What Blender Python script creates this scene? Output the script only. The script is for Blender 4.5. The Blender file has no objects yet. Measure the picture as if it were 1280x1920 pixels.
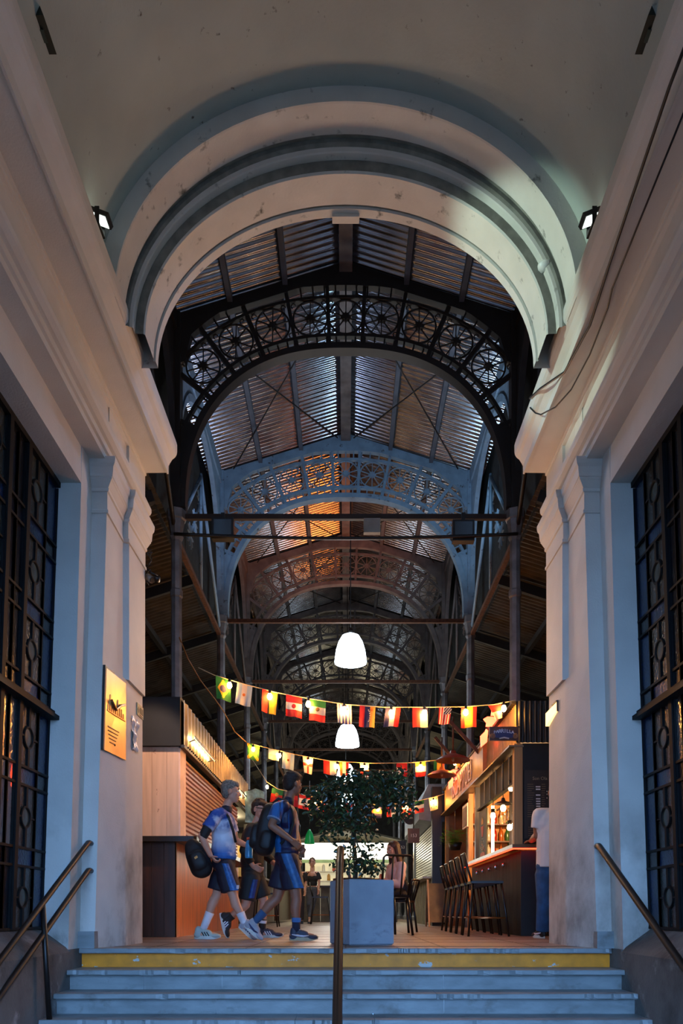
import bpy, bmesh, math, random
from mathutils import Vector, Matrix
random.seed(7)
sc = bpy.context.scene
col = sc.collection
V = Vector
PI = math.pi
F = 1400.0
def P(px, py, d):                       # a point of the photo at real distance d
    return V(((px-648)/F*d, d, .29+(1710-py)/F*d))
def lin(c):
    return tuple(((x/255)/12.92 if x/255 <= .04045 else ((x/255+.055)/1.055)**2.4) for x in c)
# ---------------------------------------------------------------- materials
MATS = {}
def nd(nt, t, **k):
    n = nt.nodes.new(t)
    for a, b in k.items(): setattr(n, a, b)
    return n
def mat(name, c, rough=.6, metal=0., spec=.5, n_amt=.12, n_scale=6., bump=0., b_scale=60., emit=0., ecol=None,
        transl=0., trans=0., stretch=(1,1,1), c2=None, coat=0.):
    if name in MATS: return MATS[name]
    m = bpy.data.materials.new(name); m.use_nodes = True
    nt = m.node_tree; L = nt.links
    b = nt.nodes['Principled BSDF']
    base = lin(c)
    b.inputs['Roughness'].default_value = rough
    b.inputs['Metallic'].default_value = metal
    b.inputs['Specular IOR Level'].default_value = spec
    b.inputs['Coat Weight'].default_value = coat
    tc = nd(nt, 'ShaderNodeTexCoord'); mp = nd(nt, 'ShaderNodeMapping')
    mp.inputs['Scale'].default_value = stretch
    L.new(tc.outputs['Object'], mp.inputs['Vector'])
    no = nd(nt, 'ShaderNodeTexNoise'); no.inputs['Scale'].default_value = n_scale; no.inputs['Detail'].default_value = 5
    L.new(mp.outputs[0], no.inputs['Vector'])
    cr = nd(nt, 'ShaderNodeValToRGB')
    lo = lin(c2) if c2 else tuple(x*(1-n_amt*2) for x in base)
    hi = base if c2 else tuple(min(1, x*(1+n_amt)) for x in base)
    cr.color_ramp.elements[0].position = .3; cr.color_ramp.elements[1].position = .7
    cr.color_ramp.elements[0].color = (*lo, 1); cr.color_ramp.elements[1].color = (*hi, 1)
    L.new(no.outputs[0], cr.inputs[0]); L.new(cr.outputs[0], b.inputs['Base Color'])
    if bump:
        n2 = nd(nt, 'ShaderNodeTexNoise'); n2.inputs['Scale'].default_value = b_scale; n2.inputs['Detail'].default_value = 3
        L.new(mp.outputs[0], n2.inputs['Vector'])
        bp = nd(nt, 'ShaderNodeBump'); bp.inputs['Strength'].default_value = bump; bp.inputs['Distance'].default_value = .01
        L.new(n2.outputs[0], bp.inputs['Height']); L.new(bp.outputs[0], b.inputs['Normal'])
    if emit:
        b.inputs['Emission Color'].default_value = (*(lin(ecol) if ecol else base), 1)
        b.inputs['Emission Strength'].default_value = emit
    if trans: b.inputs['Transmission Weight'].default_value = trans
    if transl:
        t = nd(nt, 'ShaderNodeBsdfTranslucent'); mx = nd(nt, 'ShaderNodeMixShader'); mx.inputs[0].default_value = transl
        L.new(cr.outputs[0], t.inputs[0]); L.new(b.outputs[0], mx.inputs[1]); L.new(t.outputs[0], mx.inputs[2])
        L.new(mx.outputs[0], nt.nodes['Material Output'].inputs[0])
    MATS[name] = m
    return m
def stain(m, color, scale, lo, hi, zband=None, stretch=(1,1,1), amt=1.):
    """mixes a second dirt/paint colour into a material by a noise threshold (world z band optional)"""
    nt = m.node_tree; L = nt.links; b = nt.nodes['Principled BSDF']
    src = b.inputs['Base Color'].links[0].from_socket
    ge = nd(nt, 'ShaderNodeNewGeometry'); mp = nd(nt, 'ShaderNodeMapping'); mp.inputs['Scale'].default_value = stretch
    L.new(ge.outputs['Position'], mp.inputs[0])
    no = nd(nt, 'ShaderNodeTexNoise'); no.inputs['Scale'].default_value = scale; no.inputs['Detail'].default_value = 6
    no.inputs['Roughness'].default_value = .6
    L.new(mp.outputs[0], no.inputs['Vector'])
    mr = nd(nt, 'ShaderNodeMapRange'); mr.inputs[1].default_value = lo; mr.inputs[2].default_value = hi
    mr.inputs[4].default_value = amt
    L.new(no.outputs[0], mr.inputs[0]); fac = mr.outputs[0]
    if zband:
        sx = nd(nt, 'ShaderNodeSeparateXYZ'); L.new(ge.outputs['Position'], sx.inputs[0])
        cr = nd(nt, 'ShaderNodeMapRange'); cr.inputs[1].default_value = zband[0]; cr.inputs[2].default_value = zband[1]
        L.new(sx.outputs['Z'], cr.inputs[0])
        mu = nd(nt, 'ShaderNodeMath', operation='MULTIPLY'); L.new(fac, mu.inputs[0]); L.new(cr.outputs[0], mu.inputs[1]); fac = mu.outputs[0]
    mx = nd(nt, 'ShaderNodeMixRGB'); mx.inputs[2].default_value = (*lin(color), 1)
    L.new(fac, mx.inputs[0]); L.new(src, mx.inputs[1]); L.new(mx.outputs[0], b.inputs['Base Color'])
    return m
# ---------------------------------------------------------------- mesh builder
class MB:
    def __init__(s): s.v=[]; s.f=[]; s.m=[]; s.s=[]
    def add(s, vs, fs, m=0, smooth=False):
        o = len(s.v); s.v += [V(v) for v in vs]
        for f in fs: s.f.append([i+o for i in f]); s.m.append(m); s.s.append(smooth)
    def box(s, x0,x1,y0,y1,z0,z1,m=0):
        a=[(x,y,z) for z in (z0,z1) for y in (y0,y1) for x in (x0,x1)]
        s.add(a, [(0,2,3,1),(4,5,7,6),(0,1,5,4),(2,6,7,3),(0,4,6,2),(1,3,7,5)], m)
    def obox(s, c, ax, ay, az, m=0):    # half-axis vectors
        c=V(c); ax=V(ax); ay=V(ay); az=V(az)
        a=[c+ax*i+ay*j+az*k for k in (-1,1) for j in (-1,1) for i in (-1,1)]
        s.add(a, [(0,2,3,1),(4,5,7,6),(0,1,5,4),(2,6,7,3),(0,4,6,2),(1,3,7,5)], m)
    def bar(s, p, q, w, h, m=0, up=(0,0,1)):
        p=V(p); q=V(q); d=(q-p); l=d.length; d.normalize(); u=V(up)
        if abs(d.dot(u))>.98: u=V((0,1,0))
        a=d.cross(u).normalized(); b=a.cross(d)
        s.obox((p+q)/2, d*l/2, a*w/2, b*h/2, m)
    def tube(s, pts, r, n=8, m=0, closed=False, smooth=True):
        pts=[V(p) for p in pts]; N=len(pts); o=len(s.v); prev=None
        rr = r if isinstance(r,(list,tuple)) else [r]*N
        for i,p in enumerate(pts):
            a = pts[(i-1)%N] if (closed or i>0) else p
            b = pts[(i+1)%N] if (closed or i<N-1) else p
            t=(b-a).normalized()
            if prev is None:
                u=V((0,0,1)) if abs(t.z)<.9 else V((1,0,0))
                x=t.cross(u).normalized()
            else:
                x=(prev-t*prev.dot(t))
                x=x.normalized() if x.length>1e-6 else t.orthogonal().normalized()
            prev=x; y=t.cross(x)
            for k in range(n):
                g=2*PI*k/n; s.v.append(p+(x*math.cos(g)+y*math.sin(g))*rr[i])
        for i in range(N if closed else N-1):
            for k in range(n):
                j=(i+1)%N
                s.f.append([o+i*n+k,o+i*n+(k+1)%n,o+j*n+(k+1)%n,o+j*n+k]); s.m.append(m); s.s.append(smooth)
        if not closed:
            s.f.append([o+k for k in range(n)][::-1]); s.m.append(m); s.s.append(False)
            s.f.append([o+(N-1)*n+k for k in range(n)]); s.m.append(m); s.s.append(False)
    def lathe(s, c, prof, n=20, m=0, smooth=True, ax=(0,0,1)):
        c=V(c); az=V(ax).normalized(); x=az.orthogonal().normalized(); y=az.cross(x); o=len(s.v); N=len(prof)
        for r,z in prof:
            for k in range(n):
                g=2*PI*k/n; s.v.append(c+az*z+(x*math.cos(g)+y*math.sin(g))*max(r,1e-5))
        for i in range(N-1):
            for k in range(n):
                s.f.append([o+i*n+k,o+i*n+(k+1)%n,o+(i+1)*n+(k+1)%n,o+(i+1)*n+k]); s.m.append(m); s.s.append(smooth)
    def prism(s, poly, axis, a, b, m=0):  # extrude a 2d polygon; axis y: poly=(x,z); x: (y,z); z: (x,y)
        def q(p,t):
            return {'y':(p[0],t,p[1]),'x':(t,p[0],p[1]),'z':(p[0],p[1],t)}[axis]
        n=len(poly); vs=[q(p,a) for p in poly]+[q(p,b) for p in poly]
        s.add(vs, [tuple(range(n))[::-1], tuple(range(n,2*n))]+[(i,(i+1)%n,n+(i+1)%n,n+i) for i in range(n)], m)
    def loft(s, rings, m=0, smooth=False, cap=True, closed=True):
        n=len(rings[0]); o=len(s.v)
        for r in rings: s.v += [V(p) for p in r]
        for i in range(len(rings)-1):
            for k in range(n if closed else n-1):
                s.f.append([o+i*n+k,o+i*n+(k+1)%n,o+(i+1)*n+(k+1)%n,o+(i+1)*n+k]); s.m.append(m); s.s.append(smooth)
        if cap and closed:
            s.f.append([o+k for k in range(n)][::-1]); s.m.append(m); s.s.append(False)
            s.f.append([o+(len(rings)-1)*n+k for k in range(n)]); s.m.append(m); s.s.append(False)
    def cap(s, p0, r0, p1, r1, n=14, m=0, flat=False):  # tapered capsule; flat leaves end 1 cut square
        p0=V(p0); p1=V(p1); d=(p1-p0)
        if d.length<1e-5: d=V((0,0,1e-3)); p1=p0+d
        t=d.normalized(); x=t.orthogonal().normalized(); y=t.cross(x); rings=[]
        for g in (-90,-60,-30,0):
            a=math.radians(g); rings.append((p0+t*math.sin(a)*r0, r0*math.cos(a)))
        for g in ((0,) if flat else (0,30,60,90)):
            a=math.radians(g); rings.append((p1+t*math.sin(a)*r1, r1*math.cos(a)))
        s.loft([[c+(x*math.cos(2*PI*k/n)+y*math.sin(2*PI*k/n))*max(r,1e-4) for k in range(n)] for c,r in rings], m, True)
    def ell(s, c, r, bas=None, m=0, n=16):
        c=V(c); f,l,u = bas if bas else (V((1,0,0)),V((0,1,0)),V((0,0,1)))
        rings=[]
        for i in range(n//2+1):
            a=-PI/2+PI*i/(n//2); ca=max(math.cos(a),1e-3)
            rings.append([c+f*r[0]*ca*math.cos(2*PI*k/n)+l*r[1]*ca*math.sin(2*PI*k/n)+u*r[2]*math.sin(a) for k in range(n)])
        s.loft(rings, m, True)
    def grid(s, fn, nu, nv, m=0, smooth=True, mf=None):
        o=len(s.v)
        for j in range(nv+1):
            for i in range(nu+1): s.v.append(V(fn(i/nu,j/nv)))
        for j in range(nv):
            for i in range(nu):
                a=o+j*(nu+1)+i
                s.f.append([a,a+1,a+nu+2,a+nu+1]); s.m.append(mf((i+.5)/nu,(j+.5)/nv) if mf else m); s.s.append(smooth)
    def text(s, body, o, right, up, size, m=0, ext=.002, align='CENTER', squash=1.):
        cu=bpy.data.curves.new('t','FONT'); cu.body=body; cu.size=1; cu.extrude=ext/size; cu.align_x=align; cu.align_y='CENTER'; cu.resolution_u=3
        ob=bpy.data.objects.new('t',cu); col.objects.link(ob); bpy.context.view_layer.update()
        me=bpy.data.meshes.new_from_object(ob.evaluated_get(bpy.context.evaluated_depsgraph_get()))
        r=V(right).normalized(); u=V(up).normalized(); n=r.cross(u)
        s.add([V(o)+r*(v.co.x*size*squash)+u*(v.co.y*size)+n*(v.co.z*size) for v in me.vertices],[tuple(p.vertices) for p in me.polygons],m)
        bpy.data.objects.remove(ob); bpy.data.meshes.remove(me); bpy.data.curves.remove(cu)
    def xf(s, fn): s.v=[V(fn(v)) for v in s.v]; return s
    def build(s, name, mats, parent=None, **k):
        me=bpy.data.meshes.new(name)
        if parent is not None: off=WL[parent.name]
        else:
            xs=[v.x for v in s.v]; ys=[v.y for v in s.v]; zs=[v.z for v in s.v]
            off=V(((min(xs)+max(xs))/2,(min(ys)+max(ys))/2,min(zs)))
        me.from_pydata([v-off for v in s.v],[],s.f)
        if not isinstance(mats,(list,tuple)): mats=[mats]
        for mm in mats: me.materials.append(mm)
        me.polygons.foreach_set('material_index',s.m); me.polygons.foreach_set('use_smooth',s.s); me.update()
        bm=bmesh.new(); bm.from_mesh(me); bmesh.ops.recalc_face_normals(bm,faces=bm.faces); bm.to_mesh(me); bm.free()
        return link(name, me, off, parent, **k)
    def fuse(s, name, mats, parent=None, voxel=.01, smooth=4, **k):
        me=bpy.data.meshes.new('tmp'); me.from_pydata(s.v,[],s.f)
        ob=bpy.data.objects.new('tmp',me); col.objects.link(ob)
        r=ob.modifiers.new('r','REMESH'); r.mode='VOXEL'; r.voxel_size=voxel; r.use_smooth_shade=True
        if smooth:
            q=ob.modifiers.new('s','SMOOTH'); q.factor=.5; q.iterations=smooth
        bpy.context.view_layer.update()
        me2=bpy.data.meshes.new_from_object(ob.evaluated_get(bpy.context.evaluated_depsgraph_get()))
        bpy.data.objects.remove(ob); bpy.data.meshes.remove(me)
        t=MB(); t.add([v.co.copy() for v in me2.vertices],[tuple(p.vertices) for p in me2.polygons],0,True)
        bpy.data.meshes.remove(me2)
        return t.build(name,mats,parent,**k)
WL={}
def link(name, me, off, parent=None, label=None, cat=None, group=None, kind=None):
    o=bpy.data.objects.new(name,me); col.objects.link(o)
    if parent is not None:
        o.parent=parent; o.location=(0,0,0)
        WL[o.name]=WL[parent.name]
    else:
        o.location=off; WL[o.name]=V(off)
    if label: o['label']=label
    if cat: o['category']=cat
    if group: o['group']=group
    if kind: o['kind']=kind
    return o
def thing(name, label, cat, loc, group=None, kind=None):
    return link(name, None, V(loc), None, label, cat, group, kind)
def copy_tree(o, delta=(0,0,0), parent=None):
    c=o.copy(); col.objects.link(c); c.parent=parent
    if parent is None: c.location=o.location+V(delta)
    for ch in list(o.children): copy_tree(ch,(0,0,0),c)
    return c
def one(fn, name, mats, parent=None, **k):
    b=MB(); fn(b); return b.build(name, mats, parent, **k)
def light(kind,name,loc,energy,color,size=.1,rot=None,target=None,spot=None,sy=None,blend=.5):
    l=bpy.data.lights.new(name,kind); l.energy=energy; l.color=color
    if kind=='AREA':
        l.size=size
        if sy: l.shape='RECTANGLE'; l.size_y=sy
    else: l.shadow_soft_size=size
    if spot: l.spot_size=math.radians(spot); l.spot_blend=blend
    o=bpy.data.objects.new(name,l); col.objects.link(o); o.location=loc
    if target is not None: o.rotation_euler=(V(target)-V(loc)).to_track_quat('-Z','Y').to_euler()
    return o
# ---------------------------------------------------------------- materials of the place
plaster = mat('plaster_paint', (206,200,190), .75, n_amt=.04, n_scale=3, bump=.15, b_scale=90)
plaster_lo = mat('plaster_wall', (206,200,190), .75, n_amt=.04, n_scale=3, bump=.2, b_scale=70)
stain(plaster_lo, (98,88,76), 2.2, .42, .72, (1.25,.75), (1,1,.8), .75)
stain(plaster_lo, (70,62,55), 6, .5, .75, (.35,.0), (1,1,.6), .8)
vault_m = mat('vault_plaster', (172,178,168), .85, n_amt=.05, n_scale=2.5, bump=.15, b_scale=40)
stain(vault_m, (90,84,76), 14, .66, .74)
ring_m = mat('arch_plaster', (208,204,194), .8, n_amt=.05, n_scale=4, bump=.12, b_scale=50)
stain(ring_m, (92,90,82), 9, .62, .74)
groove_m = mat('darker_moulding', (132,130,120), .85, n_amt=.15, n_scale=12)  # darker tone on the grooves and steps of the arch rings
stucco = mat('rough_stucco', (100,95,90), .9, n_amt=.1, n_scale=5, bump=.6, b_scale=35)
stain(stucco, (150,146,144), 3.5, .58, .72); stain(stucco, (58,54,50), 2.5, .5, .75)
marble = mat('worn_marble', (132,138,138), .45, n_amt=.12, n_scale=5, bump=.1, b_scale=30, stretch=(1,1,3))
stain(marble, (84,74,64), 3.2, .56, .74); stain(marble, (72,80,84), 7, .6, .8, None, (1,1,2), .6)
yellow = mat('yellow_paint', (236,142,4), .55, n_amt=.12, n_scale=9)
stain(yellow, (190,188,180), 5.5, .60, .62, None, (1,1,1.6))
floor_m = mat('hall_floor_tile', (150,128,112), .4, n_amt=.12, n_scale=3, bump=.1, b_scale=20)
street_m = mat('street_paving', (66,62,58), .8)
iron_dark = mat('black_painted_iron', (30,28,27), .55, n_amt=.2)
iron_blue = mat('pale_blue_peeling_paint', (128,158,182), .6, n_amt=.12, n_scale=5)
stain(iron_blue, (60,56,54), 9, .62, .7)
iron_brown = mat('grey_brown_iron', (104,98,96), .6, n_amt=.2)
rust = mat('rusty_iron', (96,62,40), .7, n_amt=.25, n_scale=20)
galv = mat('galvanised_sheet', (134,138,144), .2, metal=.95, n_amt=.2, n_scale=3)
stain(galv, (112,62,34), 1.3, .56, .74, None, (1,.35,1), .8)
galv_dull = mat('old_galvanised_sheet', (72,70,64), .5, metal=.3, n_amt=.2, n_scale=4)
black_m = mat('black_metal', (18,18,19), .45)
black_matt = mat('black_matt_paint', (26,26,27), .75)
rail_m = mat('dark_brown_rail_paint', (30,21,17), .4, spec=.35, n_amt=.15)
glass_grey = mat('textured_grey_glass', (50,55,54), .22, bump=.5, b_scale=45)
glass_blue = mat('blue_glass', (16,38,70), .2, bump=.4, b_scale=45)
glass_dark = mat('dark_glass', (24,26,32), .2, bump=.3, b_scale=45)
glass_red = mat('amber_clear_glass', (150,140,130), .12, trans=.85, bump=.6, b_scale=30)
frame_m = mat('window_iron', (6,7,8), .6, spec=.2)
S = 'structure'
# ---------------------------------------------------------------- floor, steps, street
b=MB(); b.box(-8,8,6.24,44,-.18,0); b.build('floor',floor_m,kind=S)
# joints in the hall floor
b=MB()
for i in range(46): b.box(-2.6,2.6,6.3+i*.8,6.308+i*.8,0,.0015)
for x in (-1.6,-.8,0,.8,1.6): b.box(x-.003,x+.003,5.97,40,0,.0015)
b.build('floor_joint_lines',mat('floor_joint',(86,70,60),.7),kind=S)
st=thing('stair_flight','worn grey marble steps below the archway with a yellow painted top riser','stairs',(0,5.2,-1.52),kind=S)
def tread_edge(b,y,z,x0,x1,seed):
    r=random.Random(seed); n=60; top=[]
    for i in range(n+1):
        x=x0+(x1-x0)*i/n
        chip=0 if r.random()<.86 else r.uniform(.004,.022)
        top.append((x,chip))
    rings=[]
    for x,c in top:
        rings.append([(x,y+.38,z),(x,y+c*.6,z),(x,y-.004+c,z-.006),(x,y-.006+c*.8,z-.034+c*.5),(x,y+.004,z-.04),(x,y+.38,z-.04)])
    b.loft(rings)
for k in range(10):
    y=5.95-.26*k; z=-.152*k
    W=2.12
    cuts=[-W]+sorted({0:[.42,.58],1:[-.8,],2:[.66],3:[-.35,.2],4:[.7],5:[-.6]}.get(k,[.3]))+[W]
    b=MB()
    for a,c in zip(cuts[:-1],cuts[1:]): tread_edge(b,y-.012,z,a+.002,c-.002,k*7+int(a*10))
    b.build('tread',marble,st)
    b=MB()
    cuts=[-W]+{0:[],1:[-1.55,-.95,.75],2:[-.95,.72],3:[-1.2,.9]}.get(k,[-.3,1.0])+[W]
    for a,c in zip(cuts[:-1],cuts[1:]): b.box(a+.002,c-.002,y+.045,y+.09,z-.152,z-.04)
    b.build('riser',yellow if k==0 else marble,st,**({'label':'yellow riser with flaking paint'} if k==0 else {}))
b=MB(); b.box(-2.12,2.12,3.3,5.94,-1.75,-1.53); b.build('floor_street_landing',street_m,kind=S)
b=MB(); b.box(-40,40,-60,3.4,-1.7,-1.53); b.build('ground',street_m,kind=S)
# ---------------------------------------------------------------- side walls (pilaster, pier, window reveal)
def xf_front(z): return 2.018-.098*z/3.5        # inner face of the pilaster front, leaning slightly
def side_wall(s):
    b=MB()
    def ring(z, up):
        a=xf_front(z); o=a+.122; g=o+.2-(.0)+(.03*(1-z/3.6))
        r=1.88 if up else 1.905
        pts=[(-3.4,7.0),(-r,7.0)]
        if up: pts+=[(-1.885,6.5),(-1.93,6.47)]
        else: pts+=[(-r-.004,6.5),(-r-.006,6.47)]
        pts+=[(-a,6.0),(-o,6.0),(-o,5.76),(-g,5.76),(-3.4,5.76)]
        return [(p[0]*-s,p[1],z) for p in pts]
    b.loft([ring(z,False) for z in (0,.6,1.2,1.8,2.31)])
    b.loft([ring(z,True) for z in (2.31,2.8,3.4,3.6,4.75)])
    # lintel and wall over the window, near wall, parapet below the sill
    b.box(*sorted((s*2.04,s*3.4)),-1.6,5.76,3.6,4.75)
    b.box(*sorted((s*2.1,s*3.4)),-1.6,2.6,-1.7,3.6)
    return b
side_wall(-1).build('wall_left',plaster_lo,kind=S)
side_wall(1).build('wall_right',plaster_lo,kind=S)
for s,nm in ((-1,'left'),(1,'right')):
    b=MB()      # stucco base below the window: inner face, chamfer, sill
    prof=[(2.125,-1.7),(2.125,-.02),(2.16,.02),(2.36,.165),(2.6,.17),(2.6,-1.7)]
    b.prism([(s*x,z) for x,z in prof],'y',2.0,5.76)
    b.box(*sorted((s*2.125,s*2.6)),5.76,6.4,-1.7,0)
    b.build('wall_'+nm+'_base',stucco,kind=S)
    b=MB(); b.box(*sorted((s*3.4,s*3.5)),-1.6,7,-1.7,4.75); b.box(*sorted((s*2.6,s*3.4)),1.5,1.6,-1.7,4); b.build('wall_'+nm+'_shop_back',black_matt,kind=S)
    # marble foot of the pilaster
    b=MB(); b.box(*sorted((s*2.005,s*2.15)),5.955,6.05,0,.135); b.build('baseboard_'+nm,marble,kind=S)
# entablature profile (x from centre, z)
ENT=[(2.9,3.88),(1.905,3.88),(1.905,3.93),(1.885,3.935),(1.885,3.985),(1.86,3.99),(1.83,4.01),(1.82,4.03),(1.82,4.06),(1.84,4.075),(1.865,4.09),(1.88,4.12),(1.90,4.15),
     (1.905,4.2),(1.905,4.34),(1.88,4.35),(1.88,4.375),(1.868,4.38),(1.868,4.405),(1.68,4.408),(1.675,4.395),(1.66,4.395),(1.66,4.47),(1.65,4.49),(1.625,4.53),(1.60,4.55),(1.585,4.575),(1.58,4.60),(1.58,4.665),(1.588,4.695),(1.60,4.715),(1.78,4.725),(2.9,4.73)]
for s,n in ((-1,1),(1,2)):
    b=MB(); b.prism([(s*x,z) for x,z in ENT],'y',-1.6,7.0); b.build('trim_%d'%n,plaster,kind=S)
# capitals: mitred moulding round the pilaster front and along the pier
CAP=[(-.02,3.49),(.012,3.492),(.014,3.515),(.003,3.525),(.003,3.66),(.016,3.665),(.02,3.685),(.012,3.69),(.02,3.70),(.045,3.735),(.055,3.745),(.055,3.755),(.062,3.76),(.07,3.83),(.085,3.85),(.09,3.875),(.09,3.90),(-.02,3.90)]
def sweep(b, path, prof):
    rings=[]; n=len(path)
    for i,p in enumerate(path):
        p=V((*p,0)); d=[]
        if i>0: d.append((p-V((*path[i-1],0))).normalized())
        if i<n-1: d.append((V((*path[i+1],0))-p).normalized())
        ns=[V((t.y,-t.x,0)) for t in d]
        nn=ns[0] if len(ns)==1 else (ns[0]+ns[1])/(1+ns[0].dot(ns[1]))
        rings.append([p+nn*o+V((0,0,z)) for o,z in prof])
    b.loft(rings)
for s,n in ((-1,3),(1,4)):
    a=xf_front(3.6)
    path=[(-a-.122,6.0),(-a,6.0),(-1.93,6.47),(-1.885,6.47),(-1.88,7.0)]
    if s>0: path=[(-x,y) for x,y in path][::-1]
    # outward normal is to the left of travel
    b=MB(); sweep(b,path,CAP); b.build('trim_%d'%n,plaster,kind=S)
# ---------------------------------------------------------------- vault and arch rings
ZC=4.55
def arc(a,bb,y,n=56,t0=0,t1=PI):
    return [(-a*math.cos(t0+(t1-t0)*i/n),y,ZC+bb*math.sin(t0+(t1-t0)*i/n)) for i in range(n+1)]
def strip(b,A,B,m=0):
    o=len(b.v); n=len(A); b.v+=[V(p) for p in A]+[V(p) for p in B]
    for i in range(n-1): b.f.append([o+i,o+i+1,o+n+i+1,o+n+i]); b.m.append(m); b.s.append(True)
b=MB()
strip(b,arc(1.72,1.46,-1.6),arc(1.72,1.46,5.167)); strip(b,arc(1.80,1.54,-1.6),arc(1.80,1.54,5.167)); strip(b,arc(1.72,1.46,-1.6),arc(1.80,1.54,-1.6))
b.build('ceiling',vault_m,kind=S)
def ring(stations,name,m):
    b=MB()
    for (a0,b0,y0,i0),(a1,b1,y1,i1) in zip(stations[:-1],stations[1:]): strip(b,arc(a0,b0,y0),arc(a1,b1,y1),i1)
    # back and outer skin close the ring
    a0,b0,y0,_=stations[0]; a1,b1,y1,_=stations[-1]
    strip(b,arc(a1,b1,y1),arc(1.85,1.6,y1)); strip(b,arc(1.85,1.6,y1),arc(1.85,1.6,y0)); strip(b,arc(1.85,1.6,y0),arc(a0,b0,y0))
    b.build(name,m,kind=S)
ring([(1.72,1.46,5.167,0),(1.60,1.352,5.167,0),(1.596,1.35,5.18,0),(1.596,1.35,5.385,0),(1.615,1.365,5.388,1),(1.615,1.365,5.424,1)],'trim_5',[ring_m,groove_m])
ring([(1.615,1.365,5.424,1),(1.59,1.335,5.424,1),(1.575,1.31,5.435,1),(1.555,1.285,5.44,0),(1.55,1.28,5.45,0),(1.55,1.28,5.50,0),(1.49,1.205,5.503,1),(1.48,1.193,5.515,0),(1.48,1.193,5.755,0),(1.487,1.20,5.758,1),(1.487,1.20,5.775,1),(1.47,1.183,5.78,0),(1.47,1.183,5.85,0)],'trim_6',[ring_m,groove_m])
b=MB(); b.prism([(-.105,5.705),(-.112,5.84),(.112,5.84),(.105,5.705)],'y',5.815,5.875); b.xf(lambda v:(v.x+.0,v.y,v.z)); b.build('trim_7',ring_m,kind=S)   # keystone
# facade wall above and beside the arch (closes the vestibule off from the hall)
b=MB()
A=arc(1.86,1.61,5.86)
top=[(p[0]*1.0,5.86,9.2) for p in A]
strip(b,A,top); strip(b,[(p[0],5.96,p[2]) for p in A],[(p[0],5.96,9.2) for p in A]); strip(b,A,[(p[0],5.96,p[2]) for p in A])
for s in (-1,1):
    b.box(*sorted((s*1.86,s*8.2)),5.86,5.96,4.76,9.2)
    b.box(*sorted((s*3.4,s*8.2)),6.2,6.6,-1.7,5)
b.box(-8.2,8.2,5.86,5.96,9.19,10.4)
b.build('wall_front',plaster,kind=S)
b=MB(); b.box(-8,8,-1.7,-1.6,3.55,8); b.box(-8,-2.1,-1.7,-1.6,-1.7,3.6); b.box(2.1,8,-1.7,-1.6,-1.7,3.6); b.box(-3.5,3.5,-1.7,6,6.3,6.4); b.build('wall_street',plaster,kind=S)
# ---------------------------------------------------------------- windows
def window(s,n,nm):
    w=thing('window_%d'%n,'tall leaded glass window in dark iron frame on the %s wall'%nm,'window',(s*2.3,4.2,.17),kind=S)
    fr=MB(); gl=MB()
    y1,y0=5.76,2.64; zt=[.17]
    rows=[('p',.45),('b',.13),('p',.45),('b',.13),('p',.44),('T',.07),('b',.13),('p',.424),('b',.13),('p',.45),('b',.13),('p',.45)]
    cols=[('n',.20),('c',.31),('m',.05),('d',.12),('d',.12),('m',.05),('c',.31),('n',.2),('m',.05),('n',.2),('c',.31),('m',.05),('d',.12),('d',.12),('m',.05),('c',.31),('n',.2)]
    y=y1; spans=[]
    for k,wd in cols: spans.append((k,y-wd,y)); y-=wd
    y0=y
    z=.17
    bt=.009
    X0=0.0
    for k,h in rows:
        if k=='T':
            fr.box(-.03,.085,y0,y1,z,z+h*.45); fr.box(-.03,.05,y0,y1,z+h*.45,z+h); z+=h; continue
        fr.box(-.012,.018,y0,y1,z-bt,z+bt)
        for c,a,d in spans:
            if c=='m': continue
            fr.box(-.01,.016,d-bt*.8,d+bt*.8,z,z+h); fr.box(-.01,.016,a-bt*.8,a+bt*.8,z,z+h)
            if k=='b': mi=1 if c=='c' else 2
            else: mi={'n':1,'c':0,'d':2}[c]
            if s<0 and c=='d' and .7<z<1.8: mi=3
            if s>0 and c=='d' and k=='p' and 1.0<z<1.4: mi=3
            gl.add([(0,a,z),(0,d,z),(0,d,z+h),(0,a,z+h)],[(0,1,2,3)],mi)
            if c=='c' and k=='p':
                cy,cz=(a+d)/2,z+h/2; r=.075
                for q in range(1): 
                    fr.tube([(.004,cy+r*math.cos(t*PI/10),cz+r*math.sin(t*PI/10)) for t in range(20)],.011,6,0,True)
                fr.box(-.008,.014,cy-.014,cy+.014,z,cz-r); fr.box(-.008,.014,cy-.014,cy+.014,cz+r,z+h)
                fr.box(-.008,.012,a,cy-r,cz-.006,cz+.006); fr.box(-.008,.012,cy+r,d,cz-.006,cz+.006)
                gl.lathe((.003,cy,cz),[(r,0),(0,.002)],20,4,False,(1,0,0))
        z+=h
    for c,a,d in spans:
        if c=='m': fr.box(-.03,.03,a,d,.17,3.6)
    fr.box(-.03,.03,y0-.05,y0,.17,3.6); fr.box(-.03,.03,y0,y1,3.56,3.62)
    def place(v):
        g=xf_front(v.z)+.322+.03*(1-v.z/3.6)-.012
        return (s*(g-v.x), v.y, v.z)
    fr.xf(place); gl.xf(place)
    fr.build('window_frame',frame_m,w)
    gl.build('window_panes',[glass_grey,glass_blue,glass_dark,glass_red,mat('green_grey_glass',(58,64,54),.25)],w)
def added_window_lamp(c,r_,m,l):  # added lamps that put the warm and red glints into the window panes
    t=thing('added_window_lamp',l,'lamp',c); b=MB(); b.lathe(c,[(0,-r_*1.6),(r_*.8,-r_*1.3),(r_,0),(r_*.7,r_*1.2),(0,r_*1.5)],14); b.build('glass_shade',m,t)
    b=MB(); b.tube([V(c)+V((0,0,r_*1.4)),V((c[0],c[1],4.0))],.006,6); b.build('cable',black_m,t)
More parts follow.
